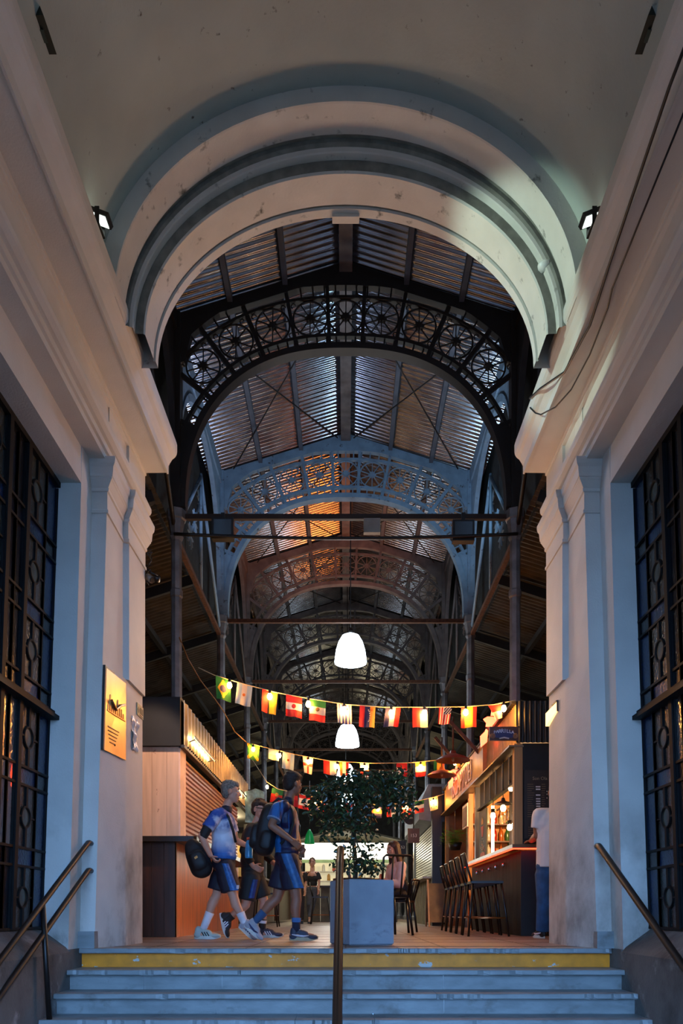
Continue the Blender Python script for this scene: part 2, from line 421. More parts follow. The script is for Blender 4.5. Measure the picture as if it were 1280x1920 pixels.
lamp_warm=mat('added_lamp_glass',(255,220,160),.4,emit=10,ecol=(255,196,120)); lamp_red=mat('added_red_lantern',(255,90,50),.4,emit=6,ecol=(255,70,36))
added_window_lamp((-2.50,5.48,1.84),.05,lamp_warm,'added warm lamp glowing through the left window panes')
added_window_lamp((-2.44,5.36,1.28),.085,lamp_red,'added red lantern glowing through the left window panes')
added_window_lamp((2.50,5.56,1.80),.035,lamp_warm,'added upper small warm lamp behind the right window')
added_window_lamp((2.46,5.48,1.46),.035,lamp_warm,'added lower small warm lamp behind the right window')
window(-1,1,'left'); window(1,2,'right')
# ---------------------------------------------------------------- market hall
YK=[10.5+3.75*k for k in range(8)]
RZ,EZ,WX=9.45,8.70,2.42           # ridge, eave, half width
def roofz(x): return RZ-(RZ-EZ)*abs(x)/WX
roof=thing('hall_roof','gabled roof of corrugated metal sheets on the iron trusses','roof',(0,22,8.6),kind=S)
def corr(b,pa,pb,y0,y1,pitch,amp,nx=1,steps=6,m=0):
    n=int((y1-y0)/pitch*steps); pa=V(pa); pb=V(pb)
    nrm=V((-(pb-pa).z,0,(pb-pa).x)).normalized()
    def fn(u,v):
        y=y0+(y1-y0)*v; q=pa.lerp(pb,u)+nrm*amp*math.sin(2*PI*(y-y0)/pitch)
        return (q.x,y,q.z)
    b.grid(fn,nx,n,m)
for s in (-1,1):
    b=MB(); corr(b,(0,0,RZ),(s*WX*1.12,0,roofz(WX*1.12)),6.0,41,.10,.026); b.build('corrugated_sheet',galv,roof)
b=MB(); b.box(-.09,.09,6,41,RZ-.20,RZ-.03); b.build('ridge_beam',iron_brown,roof)
for x in (-1.62,-.85,.85,1.62):
    b=MB(); b.box(x-.035,x+.035,6,41,roofz(x)-.12,roofz(x)-.025); b.build('purlin',iron_brown if abs(x)>9 else mat('blue_grey_purlin',(84,92,104),.6),roof)
for k in range(5):
    for s in (-1,1):
        b=MB(); y=YK[k]
        b.tube([(s*.15,y+.2,RZ-.27),(s*2.1,y+3.5,roofz(2.1)-.2)],.012,5); b.build('brace_wire',iron_dark,roof)
        b=MB(); b.tube([(s*2.1,y+.2,roofz(2.1)-.2),(s*.15,y+3.5,RZ-.27)],.012,5); b.build('brace_wire',iron_dark,roof)
# hall walls, aisle roofs, far wall
for s,nm in ((-1,'left'),(1,'right')):
    b=MB(); b.box(*sorted((s*7.0,s*7.2)),6.5,42,-.1,9); b.build('wall_hall_'+nm,mat('dim_brick',(84,70,58),.9,n_amt=.2,bump=.4),kind=S)
    b=MB(); corr(b,(s*2.55,0,5.95),(s*7.05,0,4.55),6.9,41,.12,.022,steps=5); b.build('ceiling_aisle_'+nm,galv_dull,kind=S)
    b=MB(); b.box(*sorted((s*2.62,s*2.68)),6.9,41,5.9,8.6); b.build('wall_clerestory_'+nm,mat('clerestory_boards',(40,46,48),.8,n_amt=.3,n_scale=8),kind=S)
    b=MB()
    for j in range(14):
        y=7.4+j*2.5
        b.bar((s*2.55,y,5.80),(s*7,y,4.38),.07,.16)
    for xx,zz in ((3.6,5.55),(4.8,5.18),(6.0,4.8)): b.box(s*xx-.04,s*xx+.04,6.9,41,zz-.13,zz-.02)
    b.build('trim_aisle_rafters_'+nm,iron_dark,kind=S)
b=MB(); b.box(-8,8,41,41.3,-.1,9.6); b.build('wall_far',mat('dim_far_wall',(70,72,74),.9),kind=S)
# trusses
SA,SB,SZ,SN=2.24,2.265,5.9,2.4
def sup(t): 
    c,s_=math.cos(t),math.sin(t)
    return V((SA*math.copysign(abs(c)**(2/SN),c),0,SZ+SB*abs(s_)**(2/SN)))
raw=[sup(PI*i/400) for i in range(401)]
L=[0]
for i in range(400): L.append(L[-1]+(raw[i+1]-raw[i]).length)
def onarc(u,off):                     # u in metres from the apex along the arc, signed to +x
    t=L[-1]/2-u
    for i in range(400):
        if L[i+1]>=t: break
    f=(t-L[i])/(L[i+1]-L[i]+1e-9); p=raw[i].lerp(raw[i+1],f)
    d=(raw[min(i+3,400)]-raw[max(i-3,0)]).normalized(); n=V((d.z,0,-d.x))
    if n.dot(p-V((0,0,SZ)))<0: n=-n
    return p+n*off
def band(b,o0,o1,y,th,umax,step=.08,clip=2.31):
    n=int(2*umax/step); rings=[]
    for i in range(n+1):
        u=-umax+2*umax*i/n; p=onarc(u,o0); q=onarc(u,o1)
        if abs(p.x)>clip or abs(q.x)>clip+.06: continue
        rings.append([p+V((0,y-th/2,0)),q+V((0,y-th/2,0)),q+V((0,y+th/2,0)),p+V((0,y+th/2,0))])
    b.loft(rings)
def truss(y,m,label,tie=rust,picks=True):
    t=thing('iron_roof_truss',label,'roof truss',(0,y,5.5),'iron trusses of the market hall')
    b=MB(); band(b,0,.085,y,.16,L[-1]/2-.05,.07,2.6); b.build('arch_rib',m,t)
    b=MB(); band(b,.20,.245,y,.07,2.55); band(b,.735,.775,y,.07,2.35); b.build('lattice_chord',m,t)
    for i in (range(-19,20) if picks else ()):
        u=i*.13
        p,q=onarc(u,.08),onarc(u,.21)
        if abs(q.x)<2.3: b=MB(); b.bar(p+V((0,y,0)),q+V((0,y,0)),.022,.022); b.build('picket',m,t)
        p,q=onarc(u,.77),onarc(u,.92)
        if abs(q.x)<2.3 and q.z<roofz(q.x)-.2: b=MB(); b.bar(p+V((0,y,0)),q+V((0,y,0)),.022,.022); b.build('picket',m,t)
    for i in range(-6,6):
        u=(i+.5)*.45
        p,q=onarc(u,.05),onarc(u,.95)
        for j in range(10):
            if abs(q.x)<2.33 and q.z<roofz(q.x)-.12: break
            q=p.lerp(q,.92)
        b=MB(); b.bar(p+V((0,y,0)),q+V((0,y,0)),.05,.06); b.build('radial_bar',m,t)
    for i in range(-5,6):
        u=i*.45
        c=onarc(u,.49)
        if abs(c.x)>2.26: continue
        b=MB(); pts=[]
        for k in range(25):
            a=2*PI*k/24; pts.append(c+V((math.cos(a)*.238,0,math.sin(a)*.238)))
        def ok(p): return abs(p.x)<2.36
        run=[p+V((0,y,0)) for p in pts if ok(p)]
        if all(ok(p) for p in pts): b.tube(run[:-1],.014,5,0,True)
        else:
            k0=next(k for k in range(24) if ok(pts[(k+1)%24]) and not ok(pts[k]))
            seq=[pts[(k0+1+k)%24] for k in range(24)]; seq=[p+V((0,y,0)) for p in seq if ok(p)]
            b.tube(seq,.014,5)
        for k in range(10):
            a=2*PI*k/10+.3; e=c+V((math.cos(a)*.235,0,math.sin(a)*.235))
            if ok(e): b.bar(c+V((0,y,0)),e+V((0,y,0)),.014,.014)
        star=[]
        for k in range(16):
            a=2*PI*k/16; r=.075 if k%2==0 else .04
            star.append((c.x+r*math.cos(a),c.z+r*math.sin(a)))
        b.prism(star,'y',y-.03,y+.03)
        # little corner scrolls between the circle and the chords
        d=(onarc(u+.05,.49)-onarc(u-.05,.49)).normalized(); nn=V((-d.z,0,d.x))
        for sa in (-1,1):
            for sb in (-1,1):
                o=c+d*sa*.215+nn*sb*.2
                if ok(o): b.tube([o+V((.032*math.cos(a*PI/5),y,.032*math.sin(a*PI/5))) for a in range(8)],.009,4)
        b.build('rosette',m,t)
    b=MB(); N=48; tops=[];bots=[]
    for i in range(N+1):
        x=-2.36+4.72*i/N; z1=roofz(x)-.05
        z0=z1-.17
        for k in range(120):
            u=-2.6+5.2*k/119; q=onarc(u,.9)
            if abs(q.x-x)<.05: z0=min(z1-.17,max(q.z,z1-.75)) if q.z<z1 else z1-.17
        if abs(x)>2.2: z0=z1-.7
        tops.append((x,z1)); bots.append((x,z0))
    rings=[[(a[0],y-.05,a[1]),(c[0],y-.05,c[1]),(c[0],y+.05,c[1]),(a[0],y+.05,a[1])] for a,c in zip(tops,bots)]
    b.loft(rings); b.build('gable_plate',m,t)
    for s in (-1,1):
        b=MB(); b.box(*sorted((s*2.31,s*2.45)),y-.09,y+.09,5.9,roofz(2.4)-.03); b.build('post',m,t)
        b=MB(); rings=[]
        for i in range(14):
            z=5.92+i*.09
            # intrados x at this height
            zz=max(0,(z-SZ)/SB); x=SA*(1-zz**SN)**(1/SN)
            rings.append([(s*x,y-.05,z),(s*2.32,y-.05,z),(s*2.32,y+.05,z),(s*x,y+.05,z)])
        b.loft(rings); b.build('spandrel',m,t)
    b=MB(); b.bar((-2.36,y,5.84),(2.36,y,5.84),.06,.07); b.build('tie_rod',tie,t)
    return t
ordn=['first','second','third','fourth','fifth','sixth','seventh','eighth']
t1=truss(YK[0],iron_dark,'first iron roof truss behind the plaster arch, black with rosettes in silhouette',mat('black_brown_tie',(50,34,26),.6))
t2=truss(YK[1],iron_blue,'second iron roof truss from the entrance, peeling pale blue paint and star rosettes')
t3=truss(YK[2],iron_brown,'third iron roof truss from the entrance, grey arch above the first bright pendant lamp',picks=False)
for k in range(3,8):
    c=copy_tree(t3,(0,YK[k]-YK[2],0)); c['label']='%s iron roof truss from the entrance, dim grey arch deep in the hall'%ordn[k]
# columns
def column(x,y,m,label):
    b=MB()
    b.lathe((x,y,0),[(.15,0),(.15,.12),(.12,.16),(.10,.24),(.085,.3),(.08,2.4),(.075,4.7),(.09,4.72),(.09,4.8),(.075,4.82),(.075,5.5),(.10,5.55),(.085,5.6),(.12,5.78),(.14,5.8),(.14,5.92)],8,0,False)
    return b.build('iron_column',m,label=label,cat='column',group='cast iron columns of the market hall')
colm=mat('grey_iron_column',(120,122,126),.45,metal=.3,n_amt=.2)
for s,nm in ((-1,'left'),(1,'right')):
    c0=column(s*2.38,YK[0],colm,'slim grey iron column under the first truss on the %s side of the hall'%nm)
    for k in range(1,8):
        c=copy_tree(c0,(0,YK[k]-YK[0],0)); c['label']='slim grey iron column under the %s truss on the %s side of the hall'%(ordn[k],nm)
# side girders between the columns (along the hall)
def side_girder(s,y0,y1,m,label):
    t=thing('iron_side_girder',label,'girder',(s*2.4,(y0+y1)/2,5.5),'iron girders along the columns')
    X=s*2.40; ym=(y0+y1)/2
    b=MB(); b.box(X-.05,X+.05,y0+.06,y1-.06,8.42,8.68); b.build('eave_beam',m,t)
    b=MB(); rings=[]; n=28
    for i in range(n+1):
        v=-1+2*i/n; y=ym+v*(y1-y0)/2*.96
        z=6.3+2.0*(1-abs(v)**2.6)**(1/2.0)
        rings.append([(X-.04,y,z),(X+.04,y,z),(X+.04,y,z+.12),(X-.04,y,z+.12)])
    b.loft(rings); b.build('arch_rib',m,t)
    for e in (-1,1):
        b=MB(); rings=[]
        for i in range(15):
            v=e*(1-.045*i); y=ym+v*(y1-y0)/2*.97
            z=6.3+2.0*(1-min(1,abs(v))**2.6)**.5
            rings.append([(X-.02,y,z+.1),(X+.02,y,z+.1),(X+.02,y,8.45),(X-.02,y,8.45)])
        b.loft(rings); b.build('spandrel_plate',m,t)
    if y0>9:
        b=MB(); b.box(X-.035,X+.035,y0+.1,y1-.1,5.54,5.61); b.build('bottom_beam',rust,t)
    b=MB(); b.tube([(X,ym,5.6),(X,ym,7.55)],.028,8); b.build('hanger_rod',m,t)
    for e in (y0+.08,y1-.08):
        b=MB(); b.tube([(X,e,5.7),(X,ym,7.5)],.03,8); b.build('brace',m,t)
    b=MB(); b.tube([(X+s*.1,ym-.5,6.2),(X+s*.1,ym+.1,6.9),(X+s*.1,ym+.6,7.6)],.02,6)
    for q in ((-.35,6.35),(0,6.75),(.4,7.3)):
        for k in range(5):
            a=PI*k/5; d=V((0,math.cos(a),math.sin(a)))*.2; c=V((X+s*.1,ym+q[0],q[1])); b.bar(c-d,c+d,.018,.018)
    b.build('star_ornament',m,t)
    return t
for s,nm in ((-1,'left'),(1,'right')):
    side_girder(s,7.05,YK[0],iron_dark,'black iron girder between the plaster arch and the first column on the %s'%nm)
    side_girder(s,YK[0],YK[1],iron_blue,'peeling pale blue iron girder between the first two columns on the %s'%nm)
    g=side_girder(s,YK[1],YK[2],iron_brown,'grey iron girder between the second and third columns on the %s'%nm)
    for k in range(2,7):
        c=copy_tree(g,(0,YK[k]-YK[1],0)); c['label']='grey iron girder between the %s and %s columns on the %s'%(ordn[k],ordn[k+1],nm)
# pendant lamps of the nave
lamp_glow=mat('white_lamp_glass',(240,248,255),.4,emit=9,ecol=(225,242,255))
def pendant(px,py,d,label,proto=None):
    c=P(px,py,d)
    if proto:
        o=copy_tree(proto,c-WL[proto.name]); o['label']=label; return o
    t=thing('pendant_lamp',label,'lamp',c,'white dome lamps down the nave')
    b=MB(); b.lathe(c,[(.305,-.27),(.31,-.25),(.305,-.2),(.28,-.02),(.23,.14),(.165,.25),(.09,.285),(.0,.29)],28); b.build('lamp_shade',lamp_glow,t)
    b=MB(); b.lathe(c,[(0,.28),(.05,.28),(.05,.36),(.02,.4),(0,.4)],10); b.build('lamp_cap',black_m,t)
    b=MB(); b.tube([c+V((0,0,.38)),V((c.x,c.y,9.2))],.012,6); b.build('cable',black_m,t)
    return t
lp=pendant(657,1217,14.4,'nearest and largest white dome lamp hanging on the axis of the hall')
pendant(651,1379,19.2,'second white dome lamp hanging below the flags of the nearest string',lp)
pendant(648,1448,24.6,'third white dome lamp, just above the potted tree crown',lp)
pendant(653,1500,31,'farthest white dome lamp glowing through the leaves of the potted tree',lp)
# cable, floodlights and box on the first tie rod
b=MB(); y=YK[0]-.25
b.tube([V((-2.36+4.72*i/20,y,5.48-.06*(1-(2*i/20-1)**2))) for i in range(21)],.022,6); b.build('sagging_cable',black_m,label='dark cable sagging across the hall below the first tie rod',cat='cable')
def tieflood(px,py,label):
    c=P(px,py,10.32); t=thing('floodlight',label,'floodlight',c-V((0,0,.16)),'floodlights under the first tie rod')
    b=MB(); b.box(c.x-.15,c.x+.15,c.y-.05,c.y+.06,c.z-.16,c.z+.13); b.build('housing',black_m,t)
    b=MB(); b.box(c.x-.12,c.x+.12,c.y-.056,c.y-.05,c.z-.12,c.z+.1); b.build('lens',mat('dark_lens',(20,20,24),.1),t)
    b=MB(); b.bar((c.x,c.y,c.z+.12),(c.x,c.y,5.8),.05,.05); b.build('bracket',black_m,t)
tieflood(418,991,'square black floodlight hanging from the tie rod on the left')
tieflood(868,995,'square black floodlight hanging from the tie rod on the right')
c=P(697,989,10.35); b=MB(); b.box(c.x-.115,c.x+.115,c.y-.04,c.y+.04,c.z-.085,c.z+.11); b.build('junction_box',mat('pale_plastic',(150,148,140),.5),label='small pale box fixed under the middle of the first tie rod',cat='junction box')
# ---------------------------------------------------------------- left kiosk
wood_dark=mat('stained_shaded_counter_wood',(74,38,14),.45,n_amt=.3,n_scale=3,stretch=(6,6,.5),bump=.1)  # stained wood, darkness of the unlit counter front put into its colour
wood_orange=mat('stained_lit_counter_wood',(206,110,18),.4,n_amt=.2,n_scale=3,stretch=(6,6,.5),bump=.1)  # same counter wood, warm light on its side put into its colour
pine=mat('knotty_pine_board',(214,172,140),.55,n_amt=.1,n_scale=2.5,stretch=(5,5,.5))
stain(pine,(96,52,34),9,.65,.70,None,(1,1,.8))
shutter_m=mat('brown_roller_shutter',(176,104,62),.4,n_amt=.1)
fascia_m=mat('corrugated_fascia_zinc',(150,142,128),.38,metal=.55,n_amt=.15)
glow_warm=mat('warm_lamp_glow',(255,210,140),.4,emit=60,ecol=(255,190,105))
def corr_wall(b,X,y0,y1,z0,z1,pitch,amp,s,steps=6):
    n=int((y1-y0)/pitch*steps)
    b.grid(lambda u,v:(X+s*amp*math.sin(2*PI*(y0+(y1-y0)*u)/pitch),y0+(y1-y0)*u,z0+(z1-z0)*v),n,1)
def slat_wall(b,X,y0,y1,z0,z1,pitch,depth,s):
    n=int((z1-z0)/pitch)
    for i in range(n):
        z=z0+i*pitch
        b.prism([(X,z),(X+s*depth,z+pitch*.25),(X+s*depth,z+pitch*.7),(X,z+pitch*.98),(X-s*.01,z+pitch*.98),(X-s*.01,z)],'y',y0,y1)
k=thing('market_kiosk','closed kiosk on the left with brown roller shutter, pine end panel and black sign box','kiosk',(-2.4,11,0))
b=MB()
for i in range(7): b.box(-2.95+i*.143,-2.95+(i+1)*.143-.003,8.60,8.63,.0,1.09)
b.build('front_panel',wood_dark,k)
b=MB()
for i in range(26): b.box(-1.965,-1.947,8.60+i*.19,8.60+(i+1)*.19-.003,0,1.09)
b.build('side_panel',wood_orange,k)
b=MB(); b.prism([(-2.95,8.44),(-1.72,8.44),(-1.69,8.47),(-1.69,13.4),(-2.95,13.4)],'z',1.09,1.15); b.build('countertop',mat('dark_countertop',(34,26,20),.35,n_amt=.2),k)
b=MB()
for i,(a,c) in enumerate(((-2.95,-2.74),(-2.74,-2.5),(-2.5,-2.24),(-2.24,-2.07),(-2.07,-1.93))): b.box(a,c-.003,8.64,8.68,1.15,2.2)
b.build('pine_panel',pine,k)
b=MB(); b.box(-1.975,-1.915,8.645,8.95,1.15,2.2); b.build('corner_post',mat('pale_pink_post',(228,190,166),.5),k)
b=MB(); slat_wall(b,-1.955,8.96,13.4,1.16,2.2,.058,.016,1); b.build('roller_shutter',shutter_m,k)
b=MB(); b.box(-2.95,-1.9,8.57,8.62,2.2,2.76); b.build('sign_box',black_matt,k,label='blank black sign box')
b=MB(); corr_wall(b,-1.88,8.63,14.3,2.22,2.74,.20,.012,1,10); b.build('fascia',fascia_m,k)
b=MB(); b.box(-1.93,-1.865,8.63,14.3,2.19,2.225); 
for i in range(54): b.lathe((-1.845,8.75+i*.102,2.215),[(0,-.012),(.012,-.008),(.012,.008),(0,.012)],6,0,True)
b.build('bead_trim',black_m,k)
b=MB(); b.box(-2.95,-1.9,8.62,14.3,2.74,2.77); b.box(-2.95,-2.9,8.62,14.3,0,2.74); b.build('kiosk_roof',black_matt,k)
for i,(y,l) in enumerate(((9.6,'nearer warm strip lamp washing the corrugated fascia of the left kiosk'),(12.9,'farther warm strip lamp washing the corrugated fascia of the left kiosk'))):
    t=thing('wall_lamp',l,'lamp',(-1.8,y,2.5),'strip lamps on the kiosk fascia')
    b=MB(); b.box(-1.80,-1.792,y-.7,y+.7,2.36,2.39); b.build('housing',black_m,t)
    b=MB(); b.box(-1.806,-1.80,y-.68,y+.68,2.365,2.385); b.build('lamp_tube',glow_warm,t)
    for e in (-.6,.6):
        b=MB(); b.bar((-1.796,y+e,2.375),(-1.88,y+e,2.34),.012,.012); b.build('arm',black_m,t)
    light('AREA','kiosk_lamp_light',(-1.812,y,2.40),9,(1,.66,.32),1.3,target=(-1.9,y,2.43),sy=.03)
b=MB(); b.grid(lambda u,v:(-1.83+.36*u,13.55+.06*math.sin(7*u+5*v),1.92+.62*v*(1-.25*abs(u-.5))),10,12); b.build('plastic_banner',mat('pale_blue_plastic_sheet',(150,196,206),.4,n_amt=.35,n_scale=7,transl=.3),label='pale blue crumpled plastic banner hanging at the far end of the left kiosk',cat='banner')
# plain stalls deeper on the left
def stall(x0,x1,y0,y1,label,cm,pm,cz=1.0,top=2.4,s=-1):
    t=thing('market_stall',label,'stall',((x0+x1)/2,(y0+y1)/2,0))
    b=MB()
    n=max(3,int((y1-y0)/.3)); X=x1 if s<0 else x0
    for i in range(n):
        a=y0+(y1-y0)*i/n; b.box(X-.02,X+.02,a+.004,a+(y1-y0)/n-.004,.05,cz-.04)
    b.box(x0,x1,y0,y0+.03,.05,cz-.04); b.build('counter_panel',pm,t)
    b=MB(); b.box(x0-.02 if s<0 else x0-.14,x1+(.14 if s<0 else .02),y0-.05,y1,cz-.04,cz); b.build('countertop',cm,t)
    b=MB(); b.box(x0,x1,y0,y1,top,top+.35); b.build('sign_band',black_matt,t)
    for yy in (y0+.05,y1-.05):
        b=MB(); b.box(X-.05,X+.05,yy-.05,yy+.05,cz,top); b.build('post',black_m,t)
    b=MB(); xb=x0 if s<0 else x1-.04; b.box(xb,xb+.04,y0,y1,0,top); b.build('back_wall',mat('ochre_stall_wall',(150,124,72),.7,n_amt=.2),t)
    return t
stall(-3.2,-1.8,15.0,18.6,'open market stall with ochre back wall beyond the left kiosk',wood_dark,mat('grey_plank',(120,112,96),.6,n_amt=.2,stretch=(1,1,.3)))
stall(-3.2,-1.8,20.0,24.0,'far open market stall on the left side of the hall',wood_dark,wood_dark)
# ---------------------------------------------------------------- right bar
bar_wood=mat('dark_bar_planks',(25,22,19),.75,spec=.2,n_amt=.25,n_scale=3,stretch=(6,6,.5),bump=.1)
post_wood=mat('raw_pine_post',(176,128,74),.55,n_amt=.15,n_scale=3,stretch=(5,5,.5))
neon_red=mat('red_led_strip',(255,70,40),.4,emit=16,ecol=(255,40,20))
k=thing('bar_stall','open bar on the right with corrugated fascia, plank counter and red lit edge','bar',(2.6,11.5,0))
b=MB()
for i in range(17): b.box(2.11,2.13,9.02+i*.205,9.02+(i+1)*.205-.005,.0,1.03)
b.build('counter_panel',bar_wood,k)
b=MB(); b.box(2.11,3.6,9.0,9.02,0,1.03); b.build('end_panel',black_matt,k)
b=MB(); b.prism([(1.985,8.90),(3.6,8.90),(3.6,9.35),(2.5,9.35),(2.5,12.55),(1.985,12.55)],'z',1.055,1.10); b.build('countertop',mat('worn_wood_countertop',(120,84,50),.35,n_amt=.15),k)
b=MB(); b.tube([(1.995,12.55,1.045),(1.995,8.905,1.045),(3.3,8.905,1.045)],.008,8); b.build('led_strip',neon_red,k,label='glowing red strip under the counter edge')
for i in range(5):
    y=9.9+i*.5; b=MB()
    for dy in (0,.05): b.tube([(2.108,y+dy,.94),(2.085,y+dy,.93),(2.085,y+dy,.90),(2.1,y+dy,.89)],.006,6)
    b.build('coat_hook',mat('chrome',(200,200,200),.2,metal=1),k)
b=MB(); b.box(2.03,2.13,9.0,9.1,1.1,2.32); b.build('corner_post',post_wood,k)
b=MB(); b.box(2.135,3.6,9.03,9.08,1.1,2.33); b.build('end_wall',black_matt,k,label='matt black end wall')
b=MB(); n=90
b.grid(lambda u,v:(2.05+1.5*u,8.99+.014*math.sin(u*1.5/.062*2*PI),2.33+.5*v),150,1); b.build('corrugated_end',mat('black_corrugated_sheet',(44,46,48),.4,metal=.3),k)
b=MB(); corr_wall(b,2.06,9.02,10.9,2.30,2.83,.075,.012,1,8); b.build('fascia',mat('corrugated_wood_tone_fascia',(176,142,100),.4,metal=.25,n_amt=.15),k)
b=MB(); corr_wall(b,2.06,14.9,15.5,2.30,2.8,.075,.012,1,8); b.build('fascia',mat('corrugated_wood_tone_fascia',(176,142,100)),k)
b=MB(); b.box(2.0,2.06,10.9,14.9,2.31,2.78)
b.build('sign_board',mat('tan_sign_board',(196,132,78),.5,n_amt=.15),k)
sgn=k.children[-1]
b=MB(); b.text('ISCAPTUEI',(1.992,12.9,2.535),(0,-1,0),(0,0,1),.46,0,.008,squash=1.02); b.build('sign_lettering',mat('pale_pink_letters',(250,214,186),.5),sgn)
b=MB(); b.box(1.965,2.14,8.99,15.5,2.28,2.30); b.build('fascia_edge',mat('pale_metal_edge',(120,112,96),.4,metal=.5),k)
b=MB(); b.box(2.0,3.6,9.0,15.5,2.80,2.83); b.build('bar_roof',black_matt,k)
b=MB()
for i in range(6): b.box(2.09,2.11,9.12+i*.42,9.12+(i+1)*.42-.012,1.90,2.265)
b.box(2.06,2.12,9.1,11.75,1.87,1.90); b.build('transom_panel',mat('brown_transom_planks',(30,20,10),.7,spec=.2,n_amt=.2),k)
for i in range(5):
    b=MB(); b.box(2.075,2.09,9.53+i*.42,9.545+i*.42,1.9,2.265); b.build('batten',mat('pale_batten',(170,150,110),.5),k)
for y,wd in ((11.85,.1),(12.5,.06),(15.4,.12)):
    b=MB(); b.box(2.06,2.13,y,y+wd,0 if y>15 else 1.1,2.27); b.build('post',black_m if y<12 else post_wood,k)
b=MB(); b.box(3.55,3.6,9.1,15.5,0,2.8); b.box(2.13,3.6,15.45,15.5,0,2.8); b.build('back_wall',mat('amber_bar_wall',(170,104,48),.6,n_amt=.25,n_scale=4),k)
b=MB(); b.box(2.16,3.55,13.2,13.24,0,2.8); b.build('partition',mat('bar_partition',(190,130,66),.6,n_amt=.2),k)
b=MB()
for z in (1.2,1.5,1.8): b.box(2.2,3.5,12.95,13.2,z,z+.025)
b.build('shelf',wood_dark,k)
b=MB()
for xx in (2.35,2.6,2.85): b.box(xx-.01,xx+.01,9.3,11.6,1.86,1.88)
b.build('glass_rack',black_m,k)
# bottles on the shelves and glasses on the rack
bt_cols=[mat('amber_bottle',(150,78,20),.15,n_amt=.1),mat('green_bottle',(40,84,40),.15),mat('clear_bottle',(190,186,170),.12),mat('red_bottle',(150,30,24),.15)]
proto={}
r=random.Random(3)
for zi,z in enumerate((1.225,1.525,1.825)):
    for i in range(11):
        c=i%4; x=2.26+i*.115+r.uniform(-.01,.01); y=13.08+r.uniform(-.03,.03)
        if c not in proto:
            b=MB(); b.lathe((x,y,z),[(0,0),(.038,0),(.04,.02),(.04,.15),(.03,.185),(.014,.21),(.013,.27),(.016,.272),(.016,.285),(0,.285)],12); o=b.build('bottle',bt_cols[c]); proto[c]=(o,V((x,y,z)))
        else:
            o=proto[c][0].copy(); col.objects.link(o); o.location=proto[c][0].location+(V((x,y,z))-proto[c][1])
        o['label']='%s bottle on the %s back shelf of the bar, %s from the left'%(('amber','green','clear','red')[c],('lowest','middle','top')[zi],('first','second','third','fourth','fifth','sixth','seventh','eighth','ninth','tenth','eleventh')[i]); o['category']='bottle'; o['group']='bottles on the bar shelves'
gl_m=mat('stem_glass',(236,216,190),.08,trans=.6,spec=.8)
g0=None
for ri,xx in enumerate((2.35,2.6,2.85)):
    for i in range(9):
        y=9.4+i*.24
        if g0 is None:
            b=MB(); b.lathe((xx,y,1.62),[(.034,0),(.042,.05),(.036,.1),(.006,.13),(.005,.21),(.034,.232),(.034,.24)],12); g0=b.build('wine_glass',gl_m); gp=V((xx,y,0))
            o=g0
        else:
            o=g0.copy(); col.objects.link(o); o.location=g0.location+V((xx,y,0))-gp
        o['label']='hanging stem glass in the %s rack row over the bar, %s from the near end'%(('front','middle','rear')[ri],('first','second','third','fourth','fifth','sixth','seventh','eighth','ninth')[i]); o['category']='glass'; o['group']='glasses hanging over the bar'
bulb_w=mat('white_warm_bulb',(255,226,190),.4,emit=22,ecol=(255,206,150))
for i,(px,py,d,l) in enumerate(((943,1516,9.75,'warm bulb pendant under a black shade behind the bar opening'),(924,1530,10.45,'pale square lantern lamp hanging left inside the bar opening'),(958,1478,9.5,'small warm lamp high behind the bar corner post'),(955,1552,10.2,'warm globe lamp low behind the bar near the corner post'),(964,1549,9.6,'second warm globe lamp low behind the bar corner post'))):
    c=P(px,py,d); t=thing('bar_lamp',l,'lamp',c,'lamps inside the bar')
    b=MB(); b.lathe(c,[(0,-.04),(.025,-.033),(.036,-.008),(.032,.028),(.02,.045),(0,.05)],14); b.build('bulb',bulb_w,t)
    b=MB(); b.lathe(c,[(.12,.055),(.09,.08),(.03,.10),(.02,.14),(0,.14)] if i==0 else [(.03,.05),(.03,.10),(0,.10)],14); b.build('lamp_shade',black_m,t)
    b=MB(); b.tube([c+V((0,0,.1)),V((c.x,c.y,2.8))],.006,6); b.build('cable',black_m,t)
light('POINT','bar_light',(2.75,11.2,2.1),300,(1,.55,.24),.1)
light('POINT','bar_light_low',(2.5,9.8,1.35),40,(1,.6,.3),.06)
b=MB(); b.tube([(2.17,11.03,1.13),(2.17,11.03,1.86)],.022,10); b.build('neon_tube',mat('yellow_neon',(255,240,150),.4,emit=14,ecol=(255,226,120)),label='bright yellow vertical neon tube at the far side of the bar opening',cat='neon light')
# cocktail board
t=thing('cocktail_board','dark painted board with a red cocktail drawing and chalk lines beside the yellow neon','sign',(2.1,11.4,1.12))
b=MB(); b.box(2.09,2.11,11.12,11.72,1.12,1.85); b.build('board',mat('chalk_black',(40,28,20),.6),t)
brd=t.children[-1]
chalk=mat('cream_chalk',(236,220,176),.7)
b=MB()
for x0,z0,x1,z1 in (): pass
b.prism([(11.32,1.60),(11.54,1.60),(11.47,1.44),(11.39,1.44)],'x',2.086,2.09); b.build('drawn_glass',mat('red_chalk',(214,70,44),.6),brd)
b=MB(); b.prism([(11.36,1.68),(11.43,1.75),(11.5,1.68)],'x',2.086,2.09); b.prism([(11.36,1.63),(11.5,1.63),(11.5,1.68),(11.36,1.68)],'x',2.086,2.09); b.build('drawn_orange',mat('orange_chalk',(240,160,40),.6),brd)
b=MB(); b.prism([(11.2,1.14),(11.62,1.15),(11.55,1.2),(11.25,1.2)],'x',2.086,2.09); b.prism([(11.18,1.2),(11.2,1.2),(11.5,1.34),(11.48,1.34)],'x',2.086,2.09); b.build('drawn_slice',mat('orange_red_chalk',(220,92,40),.6),brd)
b=MB()
